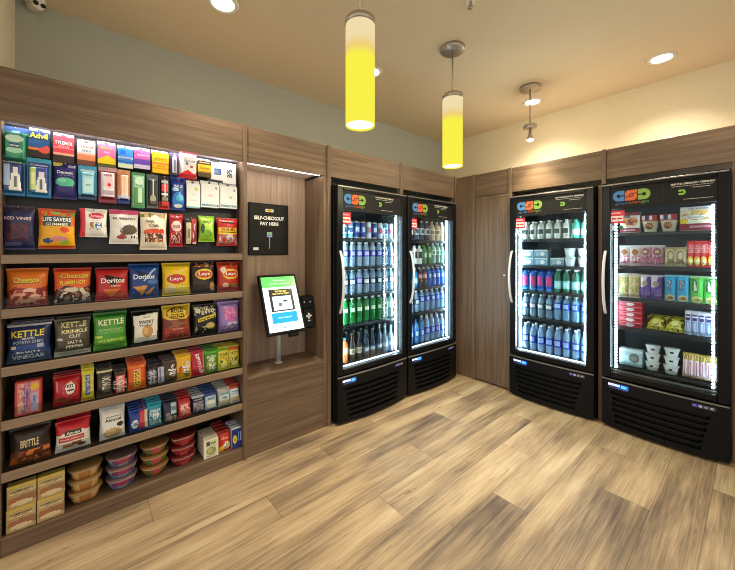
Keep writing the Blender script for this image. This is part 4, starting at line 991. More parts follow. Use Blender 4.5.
deep_row('bag', -2.680, Z6, .088, .154, .04, '4a8c28', [('r',0,1,.80,.94,'58b030'),('e',.5,.36,.3,.28,'c8d8a0'),('e',.3,.3,.2,.2,'9aa83a'),('n',.3,.8,.1,.5,['e8e8d8','6aa038','e8d0c0','4a8c28'],10,5),T_('SKITTLES',.52,.66,.7,.1,'f0f4e0')], 'candy_bag', 'candy', 'green candy pouch with white emblem', 4, .04, 9)
deep_row('bag', -2.602, Z6, .078, .150, .04, 'd8d034', [('r',0,1,.82,.94,'78b838'),('n',.1,.9,.08,.6,['6a8a28','f0e858','d87a2a','e8e050','3a5a28'],10,6),('e',.5,.2,.3,.12,'f4f08a'),T_('SOUR',.5,.68,.7,.12,'2a5a28')], 'candy_bag', 'candy', 'yellow sour candy bag with green top', 4, .04, 9)
deep_row('bag', -2.533, Z6, .074, .148, .04, 'dcd236', [('r',0,1,.80,.94,'d0642e'),('n',.1,.9,.08,.6,['3a5a28','f0e858','c85a2a','e8e050','8aa828'],10,8),('e',.5,.2,.3,.12,'f4f08a'),T_('PATCH',.5,.68,.7,.12,'2a4a20')], 'candy_bag', 'candy', 'yellow sour candy bag with orange top', 4, .04, 9)
# cookies
deep_row('bag', -3.522, Z7, .150, .172, .05, '2a1c16', [('p',[(.1,.0),(1,0),(1,.42),(.1,.30)],'6a3420'),('n',.05,1,.02,.38,['c8622c','8a4426','5a2c1c','d87838'],7,3),('r',.28,.70,.70,.72,'c8b088'),T_('BRITTLE',.5,.56,.46,.20,'e0cca0')], 'candy_bag', 'candy', 'dark brown brittle pouch with orange pieces showing', 2, .06, 7)
deep_row('bag', -3.362, Z7, .142, .150, .06, 'efe6de', [('r',0,1,.70,1,'d02a34'),('p',[(0,.7),(1,.7),(1,.6),(.5,.66),(0,.54)],'d02a34'),('r',.26,.74,.52,.66,'2a3428'),('r',.08,.85,.34,.46,'c84a40'),('e',.35,.18,.16,.08,'b8764a'),('e',.6,.22,.16,.08,'9a5a38'),('e',.75,.14,.12,.07,'6a3a28'),T_('Annies',.5,.59,.40,.09,'f4f0e4'),T_('bunny grahams',.46,.40,.66,.06,'f8e4e0')], 'cookie_pack', 'cookies', 'white cookie bag with a red top', 3, .066, 9)
deep_row('bag', -3.197, Z7, .116, .172, .05, 'd8dcda', [('p',[(.08,.88),(.95,.95),(.95,.05),(.12,.05)],'f2f0ea'),('e',.50,.18,.36,.16,'d0aa78'),('e',.45,.2,.2,.1,'e0c090'),('e',.80,.42,.14,.07,'3a3030'),('r',0,1,.93,1,'b0b8b8'),T_('toasted',.52,.70,.6,.05,'6a5a50'),T_('Almond',.52,.60,.66,.10,'3a3432')], 'cookie_pack', 'cookies', 'white almond cookie pouch with one tan cookie', 2, .05, 7)
deep_row('bag', -3.075, Z7, .096, .118, .035, '1c3e94', [('p',[(.5,.10),(.84,.10),(.80,.92),(.56,.92)],'d03848'),('r',.80,.96,.08,.94,'e8d8b8'),('e',.28,.36,.18,.20,'e0e8f4'),('r',0,1,.93,1,'2a58b8'),T_('OREO',.32,.36,.32,.14,'2248a0')], 'cookie_pack', 'cookies', 'shiny blue cookie pack with red and cream flash', 6, .040, 12)
deep_row('bag', -2.996, Z7, .072, .136, .035, '2a88a8', [('r',0,1,.76,1,'2ea4c0'),('n',.1,.9,.08,.7,['a8c8d4','5a90a8','d8e8ec','3a7898'],9,4),T_('thins',.5,.5,.6,.14,'f0f8fa')], 'cookie_pack', 'cookies', 'teal blue cookie pack', 6, .040, 12)
deep_row('bag', -2.917, Z7, .080, .130, .035, '1e2238', [('r',.55,.95,.34,.82,'b0d0d8'),('r',.15,.45,.04,.4,'8a8298'),('e',.5,.16,.16,.14,'b0a088'),('e',.82,.14,.1,.12,'a09078'),T_('OREO',.72,.58,.4,.18,'28406a')], 'cookie_pack', 'cookies', 'midnight blue cookie pack with pale emblem', 5, .040, 12)
deep_row('bag', -2.838, Z7, .076, .128, .04, 'c02c2a', [('n',.15,.95,.10,.66,['e89a88','c02c2a','f0c8b8','a82422'],9,5),('r',0,1,.76,1,'a82024'),T_('RITZ',.5,.5,.6,.18,'f8e4dc')], 'cracker_pack', 'crackers', 'red cracker pack', 4, .042, 12)
deep_row('bag', -2.757, Z7, .076, .112, .04, '1a2244', [('r',0,1,.86,.96,'d8dce8'),('r',.06,.94,.10,.66,'6a5e6a'),('n',.1,.9,.14,.6,['8a8090','5a4e58','a8a0a8'],9,3),T_('chips ahoy',.5,.75,.7,.08,'e0e4f0')], 'cookie_pack', 'cookies', 'navy cookie pack with silver top edge', 5, .040, 14)
deep_row('bag', -2.684, Z7, .078, .120, .04, '2c4a92', [('r',.04,.96,.06,.72,'b8d0dc'),('e',.5,.30,.38,.22,'e0e8dc'),('r',0,1,.82,1,'26468c'),T_('mini',.5,.60,.5,.14,'2a5a98')], 'cookie_pack', 'cookies', 'blue and pale cookie pack', 5, .040, 14)
deep_row('bag', -2.598, Z7, .082, .118, .045, 'b4b8b4', [('r',0,1,.84,.95,'e4e4e0'),('e',.5,.42,.42,.30,'dfe8ea'),('e',.5,.22,.32,.14,'d8c8a8'),('r',.2,.8,.60,.72,'6aa0b0'),T_('Nilla',.5,.46,.5,.16,'3a7a98')], 'cookie_pack', 'cookies', 'silver grey cookie pack', 4, .045, 14)
deep_row('bag', -2.527, Z7, .068, .122, .045, 'dce8ec', [('r',0,1,.76,1,'c8503c'),('e',.5,.22,.36,.16,'e0c8a0'),('r',.15,.85,.46,.66,'5a9ac0'),T_('bites',.5,.56,.56,.13,'f4f8fa')], 'cookie_pack', 'cookies', 'pale blue cookie pack with red top beside the right panel', 4, .045, 14)

# ---- boxes and bowls on the bottom shelf
GB = 'beige meal boxes on the bottom shelf'
bxd = [('r',0,1,.86,1,'ccb458'),('r',.05,.95,.62,.82,'c4b27c'),('p',[(.0,.30),(.5,.52),(1,.5),(1,.2),(.3,.05)],'9a7050'),('e',.25,.35,.18,.13,'a86a4a'),('e',.5,.18,.4,.10,'d8c8a0'),('r',.1,.9,.60,.64,'e8dcc0'),T_('COMPLEATS',.5,.74,.78,.07,'2a2a20'),T_('beef & noodles',.5,.66,.5,.04,'3a3428')]
o = None
for y, who in ((-3.550, 'left'), (-3.446, 'right')):
    for k, (lv, zz) in enumerate((('lower', Z8), ('upper', Z8 + .111))):
        lab = '%s beige meal box of the %s pair on the bottom shelf' % (lv, who)
        loc = (-.022 - .02, y + .002 * k, zz)
        if o is None: o = done(carton_mesh(.100, .110, .04, 'b49a6c', bxd, '94805c', top='c4ae58'), 'meal_box', 'card', lab, 'food', GB, loc, RA)
        else: dup(o, loc, rotA(0, .8 * k), lab)
def bowl_stack(y, cols, lab, n=3):
    body, band, lid = cols
    def cf(th, z): 
        a = abs((th - PI * 1.5 + PI) % (2 * PI) - PI)     # angle from the front of the bowl
        if z > .048: return 'b0a494'
        if z < .006: return body
        if a < .34: return band[0] if z > .02 else band[2]
        if a < .75: return band[1] if z > .022 else body
        return body if z < .03 else band[2]
    first = None
    for k in range(n):
        l = '%s noodle bowl in the stack of %d, %s' % (lab, n, ('bottom one', 'middle one', 'top one')[k])
        loc = (-.100, y, Z8 + .0005 + .0615 * k)
        if first is None:
            mb = MB(); mb.lathe([(.0001, 0), (.048, 0), (.054, .004), (.059, .0185), (.063, .029), (.070, .048), (.0705, .054)], 48, cf, sy=.92, sq=2.4)
            first = done(mb, 'noodle_bowl', 'plastic', l, 'food', 'noodle bowls on the bottom shelf', loc, RA)
            mb = MB(); mb.lathe([(.0705, .0545), (.0745, .0550), (.0745, .0585), (.066, .0605), (.0001, .0608)], 40, lambda th, z: lid[0] if z < .059 else lid[1], sy=.92, sq=2.4)
            mb.build('lid', 'plastic', first)
        else: dup(first, loc, rotA(0, random.uniform(-4, 4)), l)
bowl_stack(-3.313, ('b48c54', ('a8743e', 'c8a468', '94643a'), ('98794a', 'ac8a54')), 'golden brown')
bowl_stack(-3.152, ('56708e', ('9c3c5c', '70406c', '7a8ea2'), ('9a5a50', '7a6468')), 'purple and blue')
bowl_stack(-2.991, ('4a4628', ('b04a4c', '52682e', '7a5a38'), ('a8643a', '9a7040')), 'green and orange')
bowl_stack(-2.838, ('6e1e20', ('9c2a2e', '84282a', 'a8504a'), ('6a2224', '74282a')), 'dark red')
deep_row('box', -2.686, Z8, .088, .118, .024, 'ece6d0', [('r',.12,.88,.14,.90,'d0d4b0'),('e',.5,.36,.34,.20,'8aa068'),('e',.42,.38,.18,.12,'c4b878'),('r',.18,.40,.66,.86,'5a4a44'),('r',.46,.82,.70,.82,'8a9a70'),T_('MILK BAR',.5,.10,.6,.06,'8a8468')], 'cracker_box', 'crackers', 'cream edged snack box beside the dark red bowls', 6, .030, 2, group='cream snack boxes in a row', top='e8e2d0')
deep_row('bag', -2.596, Z8, .080, .128, .045, 'c8321e', [('r',0,1,.86,1,'8a1c18'),('e',.25,.14,.22,.16,'e8c030'),('e',.62,.28,.28,.20,'f0e4d4'),('n',.4,.85,.12,.42,['f4ece0','2a2420','f4ece0','c8a070'],9,4),T_('Cheez',.5,.66,.6,.12,'f4c8b0')], 'cracker_pack', 'crackers', 'red cheese cracker pack on the bottom shelf', 4, .050, 10)
deep_row('box', -2.514, Z8, .078, .132, .03, '1a3284', [('e',.26,.42,.18,.20,'f0d838'),('r',.54,.64,.30,.74,'6a94d0'),('r',.70,.80,.30,.74,'a8c4e8'),('r',0,1,.92,1,'c8d4e8'),T_('12',.26,.42,.16,.12,'2a3a7a')], 'cracker_box', 'crackers', 'dark blue box with a yellow spot on the bottom shelf', 4, .034, 6, top='c8d4e8')
# ------------------------------------------------------------------ drinks in the coolers
def WA(c):  # local point in a cooler -> world
    m = Matrix.Translation(c.location) @ Matrix.Rotation(c.rotation_euler.z, 4, 'Z')
    return lambda x, y, z: tuple(m @ Vector((x, y, z)))
_proto = {}
def bottle_proto(kind, p):
    """p: dict(h, r, body, clear, label, l0, l1, mark, cap, neck)"""
    h, r = p['h'], p['r']
    shp = p.get('shape', 'bottle')
    mb = MB(); lab, l0, l1, mk = p.get('label'), p.get('l0', .3), p.get('l1', .62), p.get('mark')
    body = p['body']
    if shp == 'bottle':
        prof = [(.0001, .003), (r * .8, 0), (r * .97, .01), (r, .02), (r, h * l0 - .001), (r * 1.012, h * l0), (r * 1.012, h * l1), (r, h * l1 + .001), (r * .97, h * .70), (r * .80, h * .79), (r * .5, h * .87), (r * .40, h * .90), (r * .40, h * .935)]
    elif shp == 'long':
        prof = [(.0001, .003), (r * .9, 0), (r, .008), (r, h * l0), (r * 1.01, h * l0 + .001), (r * 1.01, h * l1), (r, h * l1 + .001), (r, h * .52), (r * .82, h * .62), (r * .46, h * .74), (r * .38, h * .84), (r * .38, h * .95)]
    elif shp == 'can':
        prof = [(.0001, .004), (r * .78, 0), (r * .82, .002), (r, .012), (r, h * l0), (r, h * l1), (r, h - .012), (r * .82, h - .003), (r * .80, h), (r * .74, h - .004), (.0001, h - .004)]
    def cf(th, z):
        f = z / h
        if shp == 'can':
            if f > .94 or f < .05: return 'b8bcc0'
        if lab and l0 <= f <= l1:
            a = math.cos(th - PI * 1.5)
            if mk and a > .62 and l0 + (l1 - l0) * .25 < f < l0 + (l1 - l0) * .8: return mk
            return lab
        return body
    # subdivide the label band so the mark shows
    pr = []
    for i, (a, z) in enumerate(prof):
        if i and z / h > l0 and prof[i - 1][1] / h <= l0 + .02 and z / h <= l1 + .02 and z - prof[i - 1][1] > .02:
            a0, z0 = prof[i - 1]
            for k in range(1, 5): pr.append((a0 + (a - a0) * k / 5, z0 + (z - z0) * k / 5))
        pr.append((a, z))
    prof = pr
    n = 18
    # two materials: clear plastic and printed label
    cl = p.get('clear', False)
    vs = []; 
    mbx = MB(); mbx.lathe(prof, n, cf)
    if cl:
        for i, f in enumerate(mbx.F):
            z = sum(mbx.V[k][2] for k in f) / len(f) / h
            mbx.M[i] = 0 if not (lab and l0 <= z <= l1) else 1
        mats = ['clearp', 'plastic']
    else: mats = ['plastic']
    return mbx, mats
def cap_mesh(p):
    h, r = p['h'], p['r']; mb = MB()
    rc = r * p.get('capr', .46); z0 = h * .925
    mb.lathe([(rc, z0), (rc, h - .002), (rc * .9, h), (.0001, h)], 14); 
    for i in range(len(mb.C)): mb.C[i] = lin(p['cap'])
    return mb

KINDS = {
 'cyan_can': dict(h=.152, r=.0265, shape='can', body='5aa8d8', label='d8eaf4', l0=.25, l1=.70, mark='2a5ab0'),
 'blue_can': dict(h=.152, r=.0265, shape='can', body='1c2f86', label='3858b8', l0=.30, l1=.75, mark='c8d4ea'),
 'silver_can': dict(h=.152, r=.0265, shape='can', body='c4ccd8', label='8098c0', l0=.3, l1=.7, mark='e05060'),
 'violet_water': dict(h=.222, r=.030, clear=True, body='a4c2e0', label='4144b4', l0=.40, l1=.66, mark='b8bcf0', cap='e8eef4'),
 'plain_water': dict(h=.222, r=.030, clear=True, body='8fb0cc', label='3e4c64', l0=.36, l1=.62, mark='dfe6ee', cap='dce6ee'),
 'lime_soda': dict(h=.226, r=.031, body='2f9a4c', label='1f7a3a', l0=.42, l1=.66, mark='d8f0c8', cap='e8f4ea', clear=True),
 'mint_soda': dict(h=.226, r=.031, body='a8d4c4', label='d4ece0', l0=.42, l1=.66, mark='4a9a70', cap='f0f4f0', clear=True),
 'orange_drink': dict(h=.216, r=.032, body='e0743a', label='f09a58', l0=.36, l1=.66, mark='f8dcb8', cap='38a8b0'),
 'cream_bottle': dict(h=.246, r=.031, shape='long', body='2a2420', label='d4cdb4', l0=.26, l1=.46, mark='8a8468', cap='5a5048', capr=.42),
 'dark_bottle': dict(h=.256, r=.031, shape='long', body='2c3a4c', label='5a7a9a', l0=.22, l1=.40, mark='d0dce8', cap='6a7078', capr=.42),
 'pale_bottle': dict(h=.256, r=.031, shape='long', body='8a9cb0', label='b4c4d4', l0=.22, l1=.40, mark='e8eef4', cap='a8b0b8', capr=.42),
 'pink_drink': dict(h=.206, r=.031, body='2a2c4c', label='d86a90', l0=.25, l1=.55, mark='f0d8e4', cap='2848b0'),
 'white_drink': dict(h=.206, r=.031, body='3c4450', label='c4ccd4', l0=.28, l1=.62, mark='3a4250', cap='d8dee4'),
 'tan_drink': dict(h=.210, r=.031, body='d4bc94', label='e8dcc4', l0=.28, l1=.58, mark='a07848', cap='f0ece0'),
 'tea_bottle': dict(h=.196, r=.032, body='ded8cc', label='e8e4dc', l0=.2, l1=.8, mark='3a3230', cap='f4f4f0'),
 'green_tea': dict(h=.200, r=.031, body='3f7a48', label='58a05a', l0=.3, l1=.64, mark='d8e8c8', cap='68b858'),
 'sport_blue': dict(h=.204, r=.032, body='2a90d4', label='58c4e8', l0=.15, l1=.55, mark='d8f4fa', cap='f0e8dc'),
 'sport_red': dict(h=.204, r=.032, body='3a2a34', label='7a2c38', l0=.40, l1=.72, mark='d0a0a0', cap='f0d8b8'),
 'deep_blue': dict(h=.206, r=.031, body='2a66c4', label='2456b0', l0=.40, l1=.72, mark='a8c8f0', cap='f0f2f6'),
 'blue_water': dict(h=.226, r=.031, clear=True, body='88b8e0', label='1e4cc0', l0=.44, l1=.72, mark='a8c4f0', cap='f4f6f8'),
 'tall_blue': dict(h=.240, r=.031, clear=True, body='5aa0dc', label='2a68c4', l0=.30, l1=.62, mark='c0dcf4', cap='4a80b8'),
 'milk_bottle': dict(h=.176, r=.031, body='d8e0dc', label='e8ece6', l0=.2, l1=.62, mark='4a545a', cap='e8ece8'),
 'teal_bottle': dict(h=.170, r=.032, body='58c0a8', label='c8ece0', l0=.15, l1=.5, mark='f0faf6', cap='38b090'),
 'island_water': dict(h=.196, r=.034, body='4a9ade', label='2858b8', l0=.10, l1=.86, mark='c83a78', cap='2448a8'),
 'green_mineral': dict(h=.214, r=.032, body='2f6a54', label='8ad4e0', l0=.16, l1=.50, mark='b8ecf0', cap='d8ece8', clear=False),
 'smart_water': dict(h=.262, r=.031, clear=True, body='98c0ea', label='2c40b4', l0=.30, l1=.58, mark='98b8f0', cap='e4eef8'),
}
DESC = {'cyan_can': 'pale blue slim can', 'blue_can': 'dark blue slim can', 'silver_can': 'silver slim can', 'violet_water': 'clear water bottle with violet label', 'plain_water': 'clear water bottle with grey label',
 'lime_soda': 'green soda bottle', 'mint_soda': 'pale mint soda bottle', 'orange_drink': 'orange drink with teal cap', 'cream_bottle': 'dark bottle with cream label', 'dark_bottle': 'dark long-neck bottle', 'pale_bottle': 'pale long-neck bottle',
 'pink_drink': 'dark bottle with pink label', 'white_drink': 'dark bottle with white label', 'tan_drink': 'tan coffee bottle', 'tea_bottle': 'white tea bottle', 'green_tea': 'green tea bottle', 'sport_blue': 'sky blue sports drink', 'sport_red': 'dark red sports drink',
 'deep_blue': 'strong blue drink bottle', 'blue_water': 'water bottle with blue label', 'tall_blue': 'tall bluish water bottle', 'milk_bottle': 'white milk drink bottle', 'teal_bottle': 'teal capped bottle', 'island_water': 'blue water bottle with pink flower', 'green_mineral': 'green mineral water bottle', 'smart_water': 'tall water bottle with indigo label'}
def make_bottle(kind, loc, rz, label, group):
    p = KINDS[kind]
    name = 'drink_can' if p.get('shape') == 'can' else ('water_bottle' if 'water' in DESC[kind] else 'drink_bottle')
    if kind not in _proto:
        mb, mats = bottle_proto(kind, p)
        o = mb.build(name, mats); tag(o, label, 'can' if name == 'drink_can' else 'bottle', group)
        if 'cap' in p: cap_mesh(p).build('cap', 'plastic', o)
        _proto[kind] = o; o.location = loc; o.rotation_euler = (0, 0, rz); return o
    o = dup(_proto[kind], loc, (0, 0, rz), label); o['group'] = group; return o
SHN = ('top', 'second', 'third', 'fourth', 'bottom')
def fill(c, W, rows, zs, cname, cat='', back=True, x0=.094):
    w = WA(c); rz = c.rotation_euler.z
    for s, kinds in enumerate(rows):
        if not kinds: continue
        n = len(kinds); pitch = (W - 2 * x0) / (n - 1)
        for i, k in enumerate(kinds):
            x = x0 + pitch * i
            g = 'bottles on the %s shelf of the %s' % (SHN[s], cname)
            make_bottle(k, w(x, .085, zs[s]), rz + random.uniform(-.3, .3), '%s, %s from left, %s shelf, %s' % (DESC[k], ORD[i], SHN[s], cname), g)
            if back:
                make_bottle(k, w(x, .160, zs[s]), rz + random.uniform(-.5, .5), '%s behind %s from left, %s shelf, %s' % (DESC[k], ORD[i], SHN[s], cname), g)
def zz(t): return [z + .0005 for z in t]
fill(CA, .832, [
  ['cyan_can', 'cyan_can', 'cyan_can', 'blue_can', 'blue_can', 'silver_can', 'blue_can', 'silver_can', 'cyan_can', 'silver_can'],
  ['violet_water'] * 8 + ['plain_water'],
  ['plain_water'] * 3 + ['violet_water', 'plain_water'] + ['plain_water'] * 4,
  ['lime_soda'] * 7 + ['mint_soda'] * 2,
  ['orange_drink'] * 2 + ['cream_bottle'] * 2 + ['dark_bottle'] * 3 + ['pale_bottle'] * 2], zz(SZ), 'cooler beside checkout')
fill(CB, .806, [
  ['pink_drink'] * 2 + ['white_drink'] * 3 + ['tan_drink'] * 3,
  ['tea_bottle'] * 4 + ['green_tea'] * 2 + ['mint_soda'] * 3,
  ['sport_blue'] * 3 + ['sport_red'] * 2 + ['deep_blue'] * 4,
  ['plain_water'] * 3 + ['blue_water'] * 5,
  ['tall_blue'] * 4 + ['smart_water'] * 4], zz(SZ), 'cooler left of cupboard')
fill(CC, .732, [
  ['milk_bottle'] * 6 + ['teal_bottle'] * 2,
  None,
  ['island_water'] * 4 + ['green_mineral'] * 4,
  ['plain_water'] * 4 + ['blue_water'] * 4,
  ['smart_water'] * 8], zz(SZ), 'cooler right of cupboard', x0=.104)

# boxes and cups on the second shelf of the third cooler
w = WA(CC)
G2 = 'clear snack cups on the second shelf'
def tray_mesh(wd, h, d, base, des, lid):
    mb = carton_mesh(wd, h, d, base, des, base, res=16, top=lid); return mb
trd = [('r',0,1,.84,1,'d4e4ea'),('r',.08,.92,.1,.78,'7aa8c8'),('e',.62,.46,.2,.26,'e8f0f4'),('r',.12,.4,.2,.7,'a8c8dc'),('r',0,1,0,.08,'5a8098')]
o = None
for i, x in enumerate((.135, .262)):
    for k in range(2):
        loc = w(x, .10, SZ[1] + .0005 + .077 * k); lab = '%s pale blue snack tray, %s from left, second shelf right of the cupboard' % (('lower', 'upper')[k], ORD[i])
        if o is None: o = done(tray_mesh(.118, .074, .10, '9ab8c8', trd, 'c8dce4'), 'food_tray', 'plastic', lab, 'food', G2, loc, (0, 0, 0))
        else: dup(o, loc, (0, 0, 0), lab)
for k in range(2):
    dup(o, w(.40, .28 if k else .12, SZ[1] + .0005), (0, 0, 0), '%s pale blue snack tray alone in the middle of the second shelf' % ('rear', 'front')[1 - k])
mb = MB(); mb.lathe([(.0001, 0), (.034, 0), (.044, .072), (.046, .076)], 24, lambda th, z: 'e4eceA' if z < .05 else 'b8c8c8')
cupo = done(mb, 'yogurt_cup', 'plastic', 'lower white cup of the left stack, second shelf right of the cupboard', 'cup', 'white cups on the second shelf', w(.505, .09, SZ[1] + .0005), (0, 0, 0))
mb = MB(); mb.lathe([(.046, .0762), (.048, .0764), (.048, .081), (.0001, .0815)], 24, 'd8e4e0'); mb.build('lid', 'plastic', cupo)
for lab, x, k in (('upper white cup of the left stack, second shelf right of the cupboard', .505, 1), ('lower white cup of the right stack, second shelf right of the cupboard', .612, 0), ('upper white cup of the right stack, second shelf right of the cupboard', .612, 1)):
    dup(cupo, w(x, .09, SZ[1] + .0005 + .082 * k), (0, 0, .4 * k), lab)

# ------------------------------------------------------------------ food in the right cooler
w = WA(CD); X0 = 1.452
def food(kind, x, z, wd, h, d, base, des, name, cat, label, y=.085, lean=4, yaw=0, group='packed food in the right cooler', res=22, top=None, behind=0, pitch=.05):
    if kind == 'bag': mb = bag_mesh(wd, h, d, base, des, res, seed=x * 31); mat = 'foil'
    else: mb = carton_mesh(wd, h, d, base, des, base, res=res, top=top); mat = 'card'
    o = done(mb, name, mat, label, cat, group, w(x - X0, y, z + .001), rotB(lean, yaw))
    for k in range(behind):
        dup(o, w(x - X0, y + pitch * (k + 1), z + .001), rotB(lean, yaw), ('second ' if k else '') + label + ', behind it')
    return o
pz = [('r',0,1,.86,1,'8a3038'),('r',0,1,0,.22,'8a2838'),('e',.52,.54,.42,.26,'e8c890'),('e',.55,.54,.32,.18,'c8583a'),('n',.3,.8,.4,.66,['c8583a','e8c078','8a3a28'],12,3),('r',.06,.5,.74,.84,'3a8a88')]
food('box', 1.618, ZD[0], .128, .160, .05, 'ece4dc', pz + [T_('pizza',.5,.11,.6,.11,'f0dcd8')], 'meal_box', 'food', 'white and maroon frozen meal box at the top left of the food cooler', top='8a3038')
# two bowls with sleeve
for x, who in ((1.744, 'left'), (1.853, 'right')):
    lab = '%s noodle bowl with red band on the top shelf' % who
    if who == 'left':
        mb = MB(); mb.lathe([(.0001, 0), (.036, 0), (.050, .075), (.0515, .080)], 28, lambda th, z: 'e8d8b8' if math.cos(th - PI * 1.5) > .45 and z > .012 else 'd8cfc0')
        nb = done(mb, 'noodle_bowl', 'plastic', lab, 'food', 'noodle bowls on the top shelf', w(x - X0, .09, ZD[0] + .001), (0, 0, 0))
        mb = MB(); mb.lathe([(.0515, .0802), (.053, .081), (.053, .086), (.0001, .087)], 28, 'c8b8a0'); mb.build('lid', 'plastic', nb)
        mb = MB(); mb.box(-.046, .046, -.050, .030, .0875, .128, 'c02838', 0, .002)
        for k, c in enumerate(('f0e8e0', '2a3a8a', 'f0e8e0', 'c02838')): mb.add([(-.044 + .022 * k, -.0508, .092), (-.026 + .022 * k, -.0508, .092), (-.026 + .022 * k, -.0508, .124), (-.044 + .022 * k, -.0508, .124)], [(0, 1, 2, 3)], c)
        mb.build('sleeve', 'card', nb)
        mb = MB(); mb.lathe([(.0001, 0), (.026, 0), (.0001, .0008)], 20, lambda th, z: ('b8643a', '8a4a2a', 'e0b070')[int(th * 5) % 3])
        for k in range(len(mb.V)):
            a, b_, c = mb.V[k]; mb.V[k] = (a, -.0495 - c + (b_ ) * -.16, .045 + b_)
        mb.build('food_picture', 'matte', nb)
    else: dup(nb, w(x - X0, .09, ZD[0] + .001), (0, 0, 0), lab)
food('box', 2.006, ZD[0], .176, .172, .05, 'eee2c8', [('r',0,1,.86,1,'f0ece8'),('r',0,1,0,.30,'8a2438'),('r',.30,.80,.72,.84,'e8b860'),('n',.05,.95,.42,.70,['f4ecd8','d8b070','eee2c8','c89860'],10,5),('e',.10,.38,.12,.10,'f0c820'),T_('HOT POCKETS',.55,.91,.6,.07,'5a3a6a'),T_('PEPPERONI',.5,.57,.82,.13,'fdfaf4'),T_('PIZZA',.5,.55,.4,.05,'4a5a7a'),T_('SNACKS',.6,.15,.6,.1,'e8b8c0')], 'meal_box', 'food', 'wide cream and maroon meal box at the top right of the food cooler', top='eee2d8')
pd = [('r',0,1,.90,1,'e8e4e8'),('p',[(.0,.9),(1,.9),(.9,.5),(.2,.3)],'e8dcd0'),('n',.1,.9,.1,.5,['d85a78','e8d0d8','c84060','f0e4e8'],9,3),('e',.5,.66,.3,.14,'b87048')]
pd2 = [('r',0,1,.90,1,'e0dce0'),('n',.08,.92,.08,.5,['c85a7a','8a5a7a','e8d0d8','a83a58'],9,5),('e',.45,.68,.34,.16,'8a5a40'),('e',.45,.68,.18,.08,'e0c0a0')]
for i, (x, dsg, base, c) in enumerate(((1.580, pd, 'e4a8a8', 'pale pink'), (1.650, pd, 'f0d0d0', 'whitish pink'), (1.718, pd2, 'd890a4', 'mauve'), (1.788, pd2, 'd098b0', 'lilac pink'))):
    food('bag', x, ZD[1], .078, .165, .04, base, dsg, 'snack_pouch', 'snack', '%s snack pouch, %s from left on the second food shelf' % (c, ORD[i]), group='pouches in the food cooler', yaw=(-4, 5, -3, 6)[i], behind=1)
for i, x in enumerate((1.862, 1.916)):
    food('bag', x, ZD[1], .072, .148, .05, 'b8a878', [('e',.5,.5,.42,.42,'d8c8a0'),('e',.52,.52,.32,.30,'a88858'),('e',.55,.55,.20,.18,'e0d0b0'),('n',.2,.8,.15,.35,['6a7a48','b89a68','8a7048'],9,3)], 'sandwich_wrap', 'food', '%s tan wrapped sandwich beside the red pasta packs' % ('left', 'right')[i], group='wrapped sandwiches', behind=1)
for i in range(4):
    food('bag', 1.969 + .0355 * i, ZD[1], .037, .194, .024, 'd83030', [('e',.5,.24,.42,.17,'f0d040'),('e',.55,.22,.25,.09,'f8ecb0'),('r',.2,.8,.56,.88,'e04a48'),('r',.0,.06,0,1,'b02020'),T_('RAMEN',.5,.70,1.7,.26,'f8ecec',90)], 'noodle_pack', 'food', 'red and yellow noodle pack, %s of four on the second shelf' % ORD[i], lean=7, group='red noodle packs', res=12, behind=1)
wr = [('r',0,1,.90,1,'d8d0c8'),('p',[(.3,1),(.6,1),(.9,0),(.5,0)],'f0e0c0'),('n',.05,.95,.05,.85,['e8c890','d87a48','e8e0d0','c8a050','a8b860'],8,3)]
for i, (x, base) in enumerate(((1.573, 'e0c8a8'), (1.640, 'e4b880'))):
    food('bag', x, ZD[2], .076, .195, .045, base, wr, 'snack_pouch', 'snack', '%s tan striped pouch on the third shelf of the food cooler' % ('left', 'right')[i], yaw=(3, -5)[i], group='tan pouches', behind=1)
pu = [('r',0,1,.92,1,'c8c0d0'),('p',[(0,1),(.7,1),(.3,.45),(0,.5)],'d8c8d0'),('n',.1,.9,.05,.5,['5a3a90','4a2c78','8a6ab8','6a4aa0'],9,3),('e',.45,.64,.26,.12,'a88a78')]
for i, x in enumerate((1.715, 1.781)):
    food('bag', x, ZD[2], .074, .190, .045, '5c3c94', pu, 'snack_pouch', 'snack', '%s deep purple pouch on the third shelf' % ('left', 'right')[i], yaw=(-4, 4)[i], group='purple pouches', behind=1)
bl = [('r',.25,.65,.42,.82,'2a6a98'),('n',.28,.62,.45,.8,['3a88b0','d8b890','2a5a80'],9,3),('e',.5,.12,.4,.13,'e0cc90'),('e',.55,.14,.2,.07,'b88a50'),('r',0,1,.93,1,'7ac8e0')]
for i, x in enumerate((1.860, 1.930)):
    food('bag', x, ZD[2], .072, .196, .045, '2fa4d4', bl, 'snack_pouch', 'snack', '%s turquoise pouch on the third shelf' % ('left', 'right')[i], yaw=(-3, 5)[i], group='turquoise pouches', behind=1)
gn = [('p',[(.1,.90),(.5,.86),(.7,.40),(.35,.40)],'3a7a40'),('n',.2,.6,.45,.8,['d8e8c8','4a9a48','2a6a38'],9,3),('e',.55,.12,.4,.13,'e0d890'),('e',.6,.12,.18,.07,'d0b060'),('r',0,1,.93,1,'a8e0a0')]
for i, x in enumerate((2.002, 2.074)):
    food('bag', x, ZD[2], .076, .196, .045, '5cc050', gn, 'snack_pouch', 'snack', '%s bright green pouch on the third shelf' % ('left', 'right')[i], yaw=(-6, 2)[i], group='green pouches', behind=1)
rb = [('r',0,1,.84,1,'f09aa0'),('e',.5,.46,.18,.34,'f8e8e8'),('r',.70,.95,.2,.7,'b82238'),('r',.05,.28,.3,.7,'e87880')]
o = None
